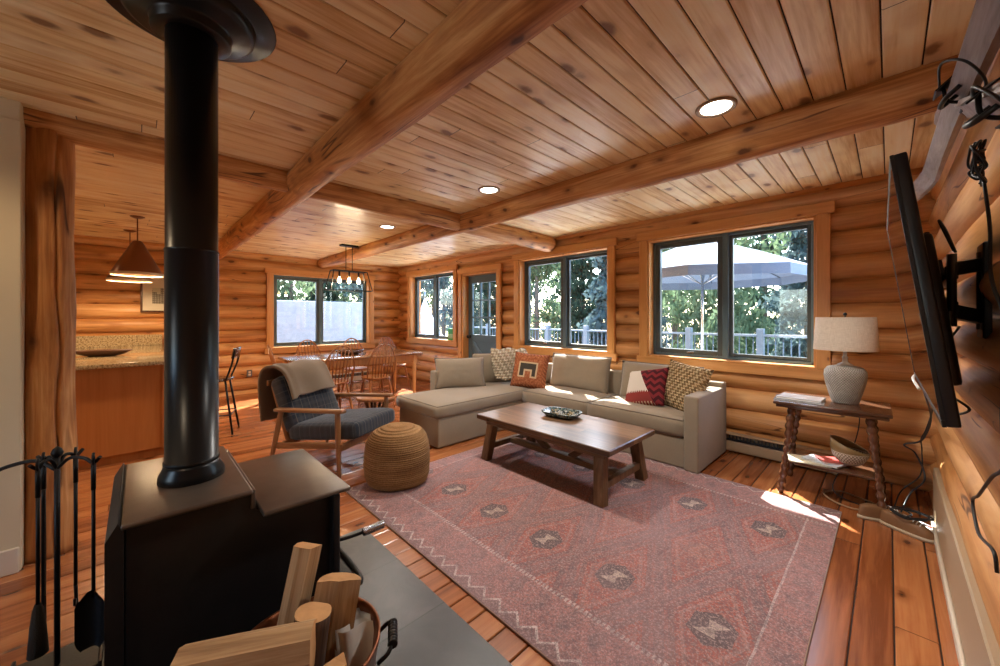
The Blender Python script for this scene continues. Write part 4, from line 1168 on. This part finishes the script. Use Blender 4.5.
for p, w, l, h, a, c, lb in mg:
    b = MB(); b.ab(-w / 2, w / 2, -l / 2, l / 2, .002, h - .0025); t_ = empty('magazine', p, R(a), lb, 'magazine')
    b.build('pages', M['paper'], t_)
    b = MB(); b.ab(-w / 2 - .003, w / 2 + .003, -l / 2 - .003, l / 2 + .003, h - .0025, h, .001, 1); b.ab(-w / 2 - .003, w / 2 + .003, -l / 2 - .003, l / 2 + .003, 0, .002, .001, 1); b.ab(-w / 2 - .003, -w / 2, -l / 2 - .003, l / 2 + .003, 0, h)
    b.build('cover', plain('cover', c, .25), t_)
SZ = .255
sh = [(-.42, 3.62, SZ, .24, .17, .008, 14, (.55, .50, .36), 'cream magazine at the left end of the lower shelf'), (-.33, 3.66, SZ + .008, .22, .16, .010, -20, (.45, .50, .55), 'blue-grey booklet fanned over the cream magazine on the shelf'), (-.27, 3.69, SZ + .018, .20, .14, .010, 30, (.42, .07, .06), 'red booklet under the patterned bowl on the shelf')]
for x, y, z, w, l, h, a, c, lb in sh:
    t_ = empty('booklet', (x, y, z), R(a), lb, 'booklet')
    b = MB(); b.ab(-w / 2, w / 2, -l / 2, l / 2, .0015, h - .002); b.build('pages', M['paper'], t_)
    b = MB(); b.ab(-w / 2 - .002, w / 2 + .002, -l / 2 - .002, l / 2 + .002, h - .002, h); b.ab(-w / 2 - .002, w / 2 + .002, -l / 2 - .002, l / 2 + .002, 0, .0015); b.build('cover', plain('booklet cover', c, .35), t_)
def bowlmat():
    m, t = newmat('pale carved bowl'); c = t.xyz(t.coord()); a = t.math('ARCTAN2', c[1], c[0])
    w = (a * 5.1 + c[2] * 40.0).frac(); w2 = (a * 5.1 - c[2] * 40.0).frac()
    d = ((w < .28) + (w2 < .28)).clamp() * (c[2] > .02) * (c[2] < .085)
    col = t.mix(d, (.60, .54, .45), (.16, .11, .06)); col = t.mix(c[2] > .088, col, (.20, .12, .045)); t.bsdf(col, .5); return m
bw = empty('patterned_bowl', (-.195, 3.68, SZ + .028), label='deep cream bowl with carved leaf pattern on the lower shelf of the side table', cat='bowl')
b = MB()
def tilt(a, z): return 0
b.lathe([(0, 0), (.05, 0), (.075, .02), (.098, .06), (.108, .10), (.105, .135), (.100, .135), (.10, .10), (.09, .06), (.06, .022), (0, .02)], n=44)
for v in b.bm.verts:
    if v.co.z > .09: v.co.z += (v.co.z - .09) * (-v.co.x / .1) * .9
b.build('shell', bowlmat(), bw)
b = MB(); b.lathe([(0, .075), (.06, .073), (.095, .07)], n=24); b.build('contents', plain('dried brown seed pods', (.10, .055, .02), .9, bumpscale=60, bumpstr=1.0, var=.5), bw)

# shoes, power strip, cords under the table
def shoe(label, loc, rz, mat):
    t = empty('shoe', loc, rz, label, 'shoe', 'pair of tan shoes on the floor')
    def ol(u): # half width along length -.13 .. .13
        return .040 * (max(0, 1 - abs(u) ** 3.2)) ** .5 * (1 + .16 * u)
    b = MB(); pts = [(.135 * u, ol(u)) for u in lin(-1, 1, 16)]
    poly = pts + [(x, -y) for x, y in pts[::-1][1:-1]]
    b.prism(poly, .022, smooth=True); tag(b.build('sole', plain('pale shoe sole', (.46, .37, .25), .7), t), 'pale rubber sole')
    b = MB(); b.sm = True
    us = lin(-1, 1, 18); 
    def up(u, v):
        a = v * PI; w = ol(u) * .93; hgt = (.085 - .030 * u - .018 * u * u) * (max(0, 1 - abs(u) ** 6)) ** .5
        open_ = (u < .2) and (u > -.86)
        z = .02 + hgt * math.sin(a) ** .7
        if open_ and .25 < v < .75: z -= .03 * (1 - abs(v - .5) * 4)
        return Vector((.13 * u, w * math.cos(a), z))
    b.grid(up, us, lin(0, 1, 15)); b.build('upper', mat, t)
    b = MB()
    for u in (.30, .42, .54): b.tube([up(u, v) + Vector((0, 0, .003)) for v in lin(.3, .7, 6)], .0028, 6)
    b.build('laces', M['paper'], t)
SH = plain('tan leather', (.20, .095, .038), .6, var=.2)
shoe('tan shoe by the right front leg of the side table', (-.03, 3.515, 0), R(30), SH)
shoe('tan shoe in the cable tangle, nearest the tan wall board', (.075, 3.425, 0), R(-25), SH)
ps = empty('power_strip', (.075, 3.60, 0), R(-38), 'white power strip on the floor among the black cables', 'power strip')
b = MB(); b.ab(-.15, .15, -.028, .028, 0, .034, .006, 2); b.build('case', M['whitep'], ps)
for k in range(5):
    b = MB(); b.ab(-.115 + k * .05, -.085 + k * .05, -.014, .014, .034, .0355); b.build('outlet', M['dark'], ps)
b = MB(); b.ab(.118, .138, -.010, .010, .034, .040, .002, 1); tag(b.build('switch', plain('red rocker', (.4, .03, .02), .4), ps), 'red switch')
def cord(name, pts, r_, mat, label, cat='cable', group=None):
    b = MB(); b.tube(bez(pts, 8), r_, 8); return tag(b.build(name, mat), label, cat, group)
def loops(cx, cy, cz, r_, n, j, seed, flat=True):
    q = random.Random(seed); out = []
    for i in range(n * 8):
        a = i * 2 * PI / 8 + seed; rr_ = r_ * (1 + q.uniform(-j, j))
        if flat: out.append((cx + rr_ * math.cos(a), cy + rr_ * .8 * math.sin(a), cz + .006 * i / 8 + q.uniform(0, .008)))
        else: out.append((cx + q.uniform(-.02, .005), cy + rr_ * math.cos(a), cz + rr_ * .9 * math.sin(a)))
    return out
cord('power_cable', loops(.09, 3.44, .10, .080, 3, .22, 3) + [(.10, 3.54, .08), (.08, 3.57, .045)], .0045, M['cable'], 'black cable coiled on the floor round the shoes')
cord('power_cable', [(.05, 3.58, .045), (.10, 3.70, .16), (.16, 3.62, .30), (.125, 3.74, .42), (.07, 3.60, .50), (.14, 3.45, .58), (.17, 3.30, .75), (.12, 2.75, .98), (.13, 2.55, 1.10)], .005, M['cable'], 'black cable looping down from the television to the power strip')
cord('power_cable', [(.02, 3.62, .045), (.06, 3.83, .12), (.15, 3.86, .25), (.16, 3.92, .40), (.15, 3.75, .52), (.165, 3.6, .62), (.175, 3.3, .80), (.15, 2.8, 1.02)], .004, M['cable'], 'thin black cable hanging in the corner behind the television lead')
cord('power_cable', [(-.02, 3.55, .03), (-.12, 3.62, .02), (-.28, 3.60, .10), (-.20, 3.90, .30), (-.16, 4.05, .50), (-.17, 4.02, .70), (-.19, 3.86, .715)], .0035, M['cable'], 'black lamp cord running under the side table')
cord('tan_cord', [(-.02, 3.73, .012), (-.14, 3.80, .01), (-.26, 3.84, .012), (-.34, 3.72, .012), (-.28, 3.60, .012), (-.17, 3.55, .012), (-.10, 3.60, .012)], .0055, plain('tan cord', (.34, .21, .11), .7), 'tan cord lying in a loop under the side table')
cord('white_cable', [(.10, 2.66, .99), (.085, 2.80, 1.03), (.13, 2.92, 1.045), (.165, 2.98, 1.01)], .006, M['whitep'], 'white cable arching out under the lower corner of the television')
# ------------------------------------------------------------------ east wall: television, skis, cables
TVc = Vector((.048, 2.06, 1.41)); 
tv = empty('television', TVc, label='large flat black television tilted down on a wall arm', cat='television', rot=(0, R(-7.4), R(.4)))
b = MB(); b.ab(.0, .028, -.60, .60, -.36, .36, .006, 2); b.ab(.02, .058, -.42, .42, -.28, .16, .012, 2); b.build('housing', M['dark'], tv)
b = MB(); b.ab(-.0035, .001, -.588, .588, -.342, .350); b.build('screen', plain('glossy dark screen', (.006, .006, .008), .035, 0, .7), tv)
b = MB()
for (y0, y1, z0, z1) in ((-.60, .60, .350, .36), (-.60, .60, -.36, -.342), (-.60, -.588, -.342, .350), (.588, .60, -.342, .350)): b.ab(-.005, .004, y0, y1, z0, z1, .0015, 1)
b.build('bezel', plain('satin black bezel', (.02, .02, .022), .3), tv)
b = MB(); b.ab(.058, .072, -.16, -.12, -.24, .20, .003, 1); b.ab(.058, .072, .12, .16, -.24, .20, .003, 1); b.ab(.072, .085, -.17, .17, .05, .10, .003, 1); b.ab(.072, .085, -.17, .17, -.12, -.07, .003, 1)
mt = b.build('mount_plate', M['dark'], tv)
wm = empty('wall_mount_arm', (.16, 2.06, 1.42), label='black folding steel arm fixed to the log wall behind the television', cat='tv mount')
b = MB(); b.ab(.055, .075, -.06, .06, -.16, .16, .004, 1); b.build('wall_plate', M['dark'], wm)
b = MB(); b.beam((.06, -.01, .09), (-.015, -.12, .07), .03, .045, .004); b.beam((.06, -.01, -.09), (-.015, -.12, -.07), .03, .045, .004); b.beam((-.015, -.12, .06), (-.03, .02, .04), .03, .045, .004); b.beam((-.015, -.12, -.06), (-.03, .02, -.04), .03, .045, .004)
b.tube([(-.015, -.12, -.12), (-.015, -.12, .12)], .012, 10); b.tube([(.058, -.01, -.13), (.058, -.01, .13)], .012, 10); b.build('arm', M['dark'], wm)
def ski(label, p0, p1, roll, wid, tipup, mat):
    p0 = Vector(p0); p1 = Vector(p1); d = (p1 - p0); L_ = d.length; d.normalize()
    nrm = Vector((-1, 0, roll)); nrm = (nrm - d * nrm.dot(d)).normalized(); sd = d.cross(nrm)
    t = empty('ski', p0, label=label, cat='ski', group='crossed vintage skis on the log wall')
    b = MB(); b.sm = False
    n = 40; pf_ = []
    def cpt(s):
        x = s * L_; up_ = tipup * max(0, (s - .86) / .14) ** 2 * .16
        return d * x + nrm * (.012 * math.sin(s * PI) + up_)
    def wd(s):
        if s > .93: return wid / 2 * math.sqrt(max(.03, 1 - ((s - .93) / .07) ** 2)) * 1.06
        return wid / 2 * (1 - .16 * math.sin(min(1, s / .9) * PI))
    rows = []
    for i in range(n + 1):
        s = i / n; c = cpt(s); w = wd(s); th = .006 + .008 * math.sin(min(1, s / .9) * PI)
        rows.append([b.bm.verts.new(c + sd * w), b.bm.verts.new(c + nrm * th + sd * w * .7), b.bm.verts.new(c + nrm * th - sd * w * .7), b.bm.verts.new(c - sd * w)])
    fs = []
    for A, B in zip(rows, rows[1:]):
        for k in range(4): fs.append(b.bm.faces.new((A[k], A[(k + 1) % 4], B[(k + 1) % 4], B[k])))
    fs += [b.bm.faces.new(rows[0][::-1]), b.bm.faces.new(rows[-1])]; b.mark(fs, False)
    b.build('blade', mat, t)
    # binding: toe irons, strap and cable
    c = cpt(.42); 
    b = MB(); up_ = nrm * .012
    for q in (-1, 1): b.beam(c + up_ + sd * q * wid * .45 - d * .04, c + up_ + sd * q * wid * .45 + d * .04, .05, .004, 0, up=tuple(sd))
    b.tube(bez([c + up_ + sd * wid * .5, c + nrm * .034, c + up_ - sd * wid * .5], 8), .0045, 8)
    b.build('toe_binding', M['iron'], t)
    b = MB(); c2 = cpt(.36)
    b.tube(bez([c + nrm * .02 + sd * wid * .5, c2 + nrm * .02 + sd * wid * .65, c2 - d * .09 + nrm * .025, c2 + nrm * .02 - sd * wid * .65, c + nrm * .02 - sd * wid * .5], 8), .003, 7)
    b.tube(bez([c2 + nrm * .015 + d * .09, c2 + nrm * .05 + d * .10, c2 + nrm * .055 + d * .16, c2 + nrm * .015 + d * .17], 6), .006, 8); b.build('heel_cable', M['cable'], t)
    return t
SK = wood('weathered grey ski wood', (.16, .11, .095), (.30, .23, .215), (.42, .34, .33), axis=1, sc=2.2, rough=.5, bstr=.3)
ski('weathered grey ski with an upturned tip, running along the log wall below the ceiling', (.158, .55, 1.92), (.150, 3.25, 2.075), -.9, .085, 1, SK)
ski('weathered grey ski slanting upward across the other one, nearest the right edge of the picture', (.165, .45, 1.50), (.170, 2.25, 2.12), -.8, .085, .3, SK)
cord('cable_bundle', loops(.165, 1.55, 1.72, .045, 6, .5, 5, False), .0028, M['cable'], 'tangled bundle of black cable tied up on the log wall near the skis')
cord('wall_cable', [(.168, 1.55, 1.68), (.172, 1.50, 1.55), (.165, 1.42, 1.42), (.185, 1.36, 1.28), (.165, 1.30, 1.14), (.17, 1.32, 1.02), (.165, 1.42, .96), (.165, 1.60, .86), (.165, 1.70, .81), (.165, 1.60, .76), (.165, 1.40, .80), (.168, 1.38, .76)], .0036, M['cable'], 'long black cable wandering down the log wall at the right edge')
cord('wall_cable', [(.16, 1.93, 1.30), (.12, 1.84, 1.22), (.15, 1.80, 1.14), (.12, 1.86, 1.10), (.165, 1.76, 1.06), (.13, 1.92, 1.02), (.12, 2.02, 1.12)], .0036, M['cable'], 'short black cable looped in zigzags below the wall arm')
cord('wall_cable', [(.155, 2.02, 1.56), (.12, 1.98, 1.66), (.13, 1.92, 1.62), (.15, 1.9, 1.54)], .0036, M['cable'], 'small black cable loop above the wall arm')

# ------------------------------------------------------------------ outside
b = MB(); DX0, DX1, DY0, DY1 = -10.5, 2.6, NY + .27, 8.2
x = DY0
while x < DY1: b.ab(DX0, DX1, x, x + .135, -.06, -.03); x += .14
struct(b.build('deck_floor', plain('grey deck boards', (.56, .56, .56), .7, var=.1)))
b = MB(); b.grid(lambda u, v: Vector((u, v, -1.2 - .10 * max(0, v - 8) + .5 * noise.noise(Vector((u * .1, v * .1, 0))) if v > 8.3 else -.55)), lin(-45, 30, 30), lin(4.3, 55, 26))
struct(b.build('ground_north', plain('dry grass ground', (.20, .20, .10), .95, var=.4)))
b = MB(); b.ab(-40, -8.0, -20, 22, -.62, -.55); struct(b.build('ground_west', plain('pale gravel drive', (.36, .36, .36), .9, var=.1)))
b = MB(); b.ab(-8.1, 8, -30, SY - .15, -.1, -.04); struct(b.build('ground_south', plain('pale gravel yard', (.45, .43, .38), .9, var=.1)))
# roof overhang along the window wall
b = MB(); b.ab(WX - .3, EX + .4, NY + .2, NY + .88, CZ + .10, CZ + .16); struct(b.build('roof_eave', M['trim_x']))
b = MB(); b.ab(WX - .3, EX + .4, SY - .3, NY + .3, CZ + .06, CZ + .12); struct(b.build('roof_deck', M['trim_x']))
rl = empty('deck_railing', (0, 7.95, -.03), label='blue-grey deck railing with thin balusters outside the windows', cat='railing')
RM = plain('slate blue paint', (.11, .155, .20), .5)
b = MB(); b.ab(-9.6, 2.1, -.05, .05, 1.02, 1.06, .005, 1); b.build('top_rail', RM, rl)
b = MB(); b.ab(-9.6, 2.1, -.025, .025, .12, .16); b.build('bottom_rail', RM, rl)
px = [-1.58 + 1.2 * k for k in range(-6, 4)]
for xx in px:
    b = MB(); b.ab(xx - .055, xx + .055, -.055, .055, 0, 1.16, .006, 1); b.build('post', RM, rl)
first = None; nb = 0
for i in range(len(px) - 1):
    for k in range(1, 11):
        xx = px[i] + k * 1.2 / 11
        if first is None:
            b = MB(); b.tube([(0, 0, .15), (0, 0, 1.03)], .010, 6); first = b.build('baluster', RM, rl); first.location = (xx, 0, 0)
        else:
            c = first.copy(); COL.objects.link(c); c.location = (xx, 0, 0)
# patio umbrella
um = empty('patio_umbrella', (-2.15, 6.75, -.03), label='open blue-grey patio umbrella on the deck outside the largest window', cat='umbrella')
UC = fabric('blue grey canopy cloth', (.115, .165, .25), .06)
b = MB(); n = 8; Ru = 1.55; zt, zr = 2.68, 2.06
apex = b.bm.verts.new((0, 0, zt)); ring = [b.bm.verts.new((Ru * math.cos(2 * PI * k / n + .2), Ru * math.sin(2 * PI * k / n + .2), zr)) for k in range(n)]
mid = [b.bm.verts.new((Ru * .5 * math.cos(2 * PI * k / n + .2), Ru * .5 * math.sin(2 * PI * k / n + .2), zr + (zt - zr) * .54)) for k in range(n)]
val = [b.bm.verts.new((Ru * 1.005 * math.cos(2 * PI * k / n + .2), Ru * 1.005 * math.sin(2 * PI * k / n + .2), zr - .14)) for k in range(n)]
for k in range(n):
    k2 = (k + 1) % n
    b.bm.faces.new((apex, mid[k], mid[k2])); b.bm.faces.new((mid[k], ring[k], ring[k2], mid[k2])); b.bm.faces.new((ring[k], val[k], val[k2], ring[k2]))
cn = b.build('canopy', UC, um); md = cn.modifiers.new('t', 'SOLIDIFY'); md.thickness = .004
b = MB(); b.lathe([(0, zt + .12), (.16, zt + .02), (.20, zt - .03), (.19, zt - .03), (0, zt + .10)], n=8); b.build('vent_cap', UC, um)
b = MB(); b.tube([(0, 0, .1), (0, 0, zt + .05)], .022, 10); b.build('pole', M['steel'], um)
b = MB(); b.lathe([(0, 0), (.28, 0), (.28, .06), (.06, .10), (.04, .30), (0, .30)], n=24); b.build('base', M['iron'], um)
for k in range(n):
    a = 2 * PI * k / n + .2
    b = MB(); b.tube([(0, 0, zt - .02), (Ru * .98 * math.cos(a), Ru * .98 * math.sin(a), zr - .01)], .009, 6); rb = b.build('rib', M['steel'], um)
    b = MB(); b.tube([(0, 0, 1.9), (Ru * .5 * math.cos(a), Ru * .5 * math.sin(a), zr + (zt - zr) * .52 - .02)], .007, 6); b.build('strut', M['steel'], rb)
# white peaked tent beyond the far left window
tn = empty('canvas_tent', (-13.4, 8.6, -.55), R(20), 'white peaked canvas tent outside the far left window', 'tent')
b = MB(); n = 8
def tent(u, v):
    a = u * 2 * PI; q = 1 - v; r_ = 1.7 * (q ** 1.0 * .55 + q ** 3 * .45) + .02
    return Vector((r_ * math.cos(a) * (1 + .05 * math.cos(8 * a)), r_ * math.sin(a) * (1 + .05 * math.cos(8 * a)), v * 2.7))
b.grid(tent, lin(0, 1, 49), lin(0, 1, 12)); b.build('canvas', plain('white canvas', (.75, .76, .78), .8), tn)
b = MB(); b.tube([(0, 0, 2.6), (0, 0, 2.95)], .03, 8); b.build('pole_tip', M['steel'], tn)
# pale wall beyond the dining window
b = MB(); b.ab(-11.6, -11.4, -1.0, 5.9, -.55, 1.80, .02, 1)
tag(b.build('garden_wall', plain('whitewashed wall', (.24, .28, .32), .8, var=.1)), 'pale whitewashed wall across the yard outside the dining window', 'wall')

def leafmat(name, c1, c2):
    m, t = newmat(name); co = t.coord(); n = t.noise(co, 2.2, 3)
    col = t.ramp(n, [(.35, c1), (.65, c2)])
    d = t.n('ShaderNodeBsdfDiffuse'); t.link(col, d.inputs[0]); tr = t.n('ShaderNodeBsdfTranslucent'); t.link(col, tr.inputs[0])
    mx = t.n('ShaderNodeMixShader'); mx.inputs[0].default_value = .4; t.link(d.outputs[0], mx.inputs[1]); t.link(tr.outputs[0], mx.inputs[2])
    o = t.n('ShaderNodeOutputMaterial'); t.link(mx.outputs[0], o.inputs[0]); return m
LM = [leafmat('conifer needles', (.030, .054, .040), (.075, .12, .08)), leafmat('aspen leaves', (.07, .11, .055), (.155, .21, .12)), leafmat('haze tinted foliage', (.05, .08, .08), (.12, .17, .17))]  # bluest foliage has the bluish glare of the windows put into its colour
BK = plain('tree bark', (.10, .075, .055), .95, var=.3)
def foliage(kind, h, rad, count, seed):
    q = random.Random(seed); b = MB()
    cl = lambda v: max(-.55, min(.55, v))
    blobs = [(Vector((cl(q.gauss(0, .36)) * rad, cl(q.gauss(0, .36)) * rad, h * q.uniform(.25, .95))), rad * q.uniform(.28, .45)) for _ in range(22)]
    for _ in range(count):
        if kind == 'cone':
            t = q.random() ** .75; z = h * (.08 + .92 * (1 - t)); lay = .72 + .28 * math.sin(z * 5.5)
            a = q.uniform(0, 2 * PI); r_ = rad * t * lay * math.sqrt(q.uniform(.15, 1)); p = Vector((r_ * math.cos(a), r_ * math.sin(a), z - r_ * .22)); sz = q.uniform(.09, .20)
        else:
            c, br = q.choice(blobs); v = Vector((q.gauss(0, 1), q.gauss(0, 1), q.gauss(0, 1))).normalized() * br * q.uniform(.6, 1); p = c + v; sz = q.uniform(.07, .15)
        e = Euler((q.uniform(0, PI), q.uniform(0, PI), q.uniform(0, 2 * PI))).to_matrix()
        vs = [b.bm.verts.new(p + e @ Vector(w)) for w in ((-sz, 0, 0), (0, -sz * .45, 0), (sz, 0, 0), (0, sz * .45, 0))]
        b.bm.faces.new(vs)
    return b
def tree(x, y, z, kind, h, rad, mat, label, seed, cnt=2600):
    t = empty('conifer_tree' if kind == 'cone' else 'leafy_tree', (x, y, z), label=label, cat='tree', group='trees beyond the deck' if y > 4 and x > -9 else 'trees beyond the pale wall')
    foliage(kind, h, rad, cnt, seed).build('foliage', mat, t, recalc=False)
    b = MB(); b.tube([(0, 0, -.6), (.05, 0, h * .4), (0, .05, h * .9)], [.05 + rad * .06, .04 + rad * .04, .015], 9); b.build('trunk', BK, t)
def row(specs, z, seed):
    for i, (x, y, k, h, r_, mi, lb) in enumerate(specs): tree(x, y, z, k, h, r_, LM[mi], lb, seed + i, int(1500 + 420 * h))
row([(-.1, 11.9, 'cone', 7.5, 1.55, 0, 'dark conifer just past the railing at the right edge of the largest window'),
     (-3.4, 12.1, 'blob', 6.6, 1.75, 1, 'bushy pale green tree just past the railing in the largest window'),
     (-6.8, 12.0, 'cone', 8.0, 1.6, 2, 'blue-green conifer just past the railing at the right edge of the middle window'),
     (-10.1, 11.8, 'blob', 6.8, 1.7, 1, 'pale leafy tree just past the railing in the left pane of the middle window'),
     (-13.5, 12.2, 'cone', 8.0, 1.6, 0, 'dark conifer seen through the panes of the door'),
     (-16.9, 12.0, 'blob', 7.0, 1.75, 2, 'grey-green leafy tree right of the white tent'),
     (-20.3, 12.2, 'cone', 8.0, 1.6, 0, 'dark conifer directly behind the white tent')], -1.3, 100)
row([(-1.9, 16.3, 'cone', 10.5, 2.1, 2, 'tall blue-green conifer behind the bushy pale tree, right side of the largest window'),
     (-6.3, 16.4, 'blob', 9.5, 2.3, 1, 'tall pale leafy tree in the second row, left edge of the largest window'),
     (-10.8, 16.2, 'cone', 11, 2.1, 0, 'tall dark conifer in the second row, in the middle window'),
     (-15.2, 16.5, 'blob', 9.5, 2.3, 2, 'tall grey-green tree in the second row, behind the door'),
     (-19.8, 16.3, 'cone', 11, 2.1, 0, 'tall dark conifer in the second row, right pane of the far left window'),
     (-24.4, 16.4, 'blob', 9.5, 2.3, 1, 'tall pale leafy tree in the second row, left pane of the far left window')], -1.6, 140)
row([(-4.2, 21.5, 'cone', 15, 2.7, 0, 'tallest dark conifer far behind the largest window'),
     (-9.9, 21.5, 'cone', 15, 2.7, 2, 'tallest blue-green conifer far behind the gap between the windows'),
     (-15.6, 21.6, 'cone', 15, 2.7, 0, 'tallest dark conifer far behind the middle window')], -2.0, 170)
row([(-14.6, .6, 'cone', 7.5, 1.5, 0, 'dark conifer behind the pale wall at the left edge of the dining window'),
     (-14.4, 3.8, 'blob', 6.0, 1.65, 1, 'leafy tree behind the pale wall in the left pane of the dining window'),
     (-14.6, 7.1, 'blob', 6.4, 1.65, 2, 'grey-green tree behind the pale wall in the right pane of the dining window')], -.6, 200)
row([(-18.8, 2.2, 'cone', 10, 2.0, 2, 'tall blue-green conifer rising behind the other trees past the pale wall'),
     (-18.9, 6.4, 'cone', 10, 2.0, 0, 'tall dark conifer rising behind the other trees past the pale wall'),
     (-23.4, 9.2, 'blob', 9, 2.2, 1, 'tall pale leafy tree past the pale wall, farthest right in the dining window')], -.6, 230)

# ------------------------------------------------------------------ light
def lamp(name, typ, loc, energy, color, rot=(0, 0, 0), size=.1, parent=None, **kw):
    l = bpy.data.lights.new(name, typ); l.energy = energy; l.color = color
    if typ == 'AREA': l.shape = 'DISK'; l.size = size
    elif typ in ('POINT', 'SPOT'): l.shadow_soft_size = size
    for k, v in kw.items(): setattr(l, k, v)
    o = bpy.data.objects.new(name, l); COL.objects.link(o); o.location = loc; o.rotation_euler = rot
    return o
sun = lamp('sun', 'SUN', (0, 0, 10), 20.0, (1, .96, .89))
sun.rotation_euler = Vector((.95, -1.0, -1.31)).to_track_quat('-Z', 'Y').to_euler(); sun.data.angle = R(.6)
w = bpy.data.worlds.new('sky'); S.world = w; w.use_nodes = True
nt = w.node_tree; bg = nt.nodes['Background']; sky = nt.nodes.new('ShaderNodeTexSky'); sky.sky_type = 'NISHITA'; sky.sun_disc = False
sky.sun_elevation = R(45); sky.sun_rotation = R(-45); sky.dust_density = 2.0
nt.links.new(sky.outputs[0], bg.inputs[0]); bg.inputs[1].default_value = 1.0
for (x, y, e, c) in [(-.645, 2.235, 75, (1, .93, .83)), (-2.455, 2.235, 75, (1, .93, .83)), (-4.33, 2.235, 75, (1, .93, .83)), (-.8, -.9, 18, (1, .76, .50)), (-2.5, -.9, 18, (1, .72, .44)), (-4.4, -.9, 48, (1, .72, .43)), (-6.2, -1.4, 48, (1, .72, .43))]:
    lamp('overhead_spot', 'SPOT', (x, y, CZ - .02), e, c, size=.07, spot_size=R(140), spot_blend=.6)  # spots south of the camera are unseen fill, added to brighten the room
for (x, y) in ((-5.85, .0), (-6.85, -.07)): lamp('pendant_glow', 'POINT', (x, y, CZ - .60), 22, (1, .72, .42), size=.05)
for y in (2.23, 2.38, 2.53): lamp('chandelier_glow', 'POINT', (-5.86, y, CZ - .60), 6, (1, .76, .48), size=.035)

# ------------------------------------------------------------------ camera
cam = bpy.data.cameras.new('camera'); co = bpy.data.objects.new('camera', cam); COL.objects.link(co)
cam.sensor_width = 36; cam.lens = 36 * 375.4 / 1000; cam.shift_y = -.0155; cam.clip_start = .03
co.location = (0, 0, 1.33); co.rotation_euler = (R(90), 0, R(46.0))
S.camera = co
S.view_settings.view_transform = 'Standard'; S.view_settings.look = 'None'
S.view_settings.exposure = 1.0; S.view_settings.gamma = 1; S.view_settings.use_curve_mapping = False
S.cycles.use_denoising = True
S.cycles.max_bounces = 10; S.cycles.diffuse_bounces = 6; S.cycles.transparent_max_bounces = 16
S.cycles.sample_clamp_indirect = 6
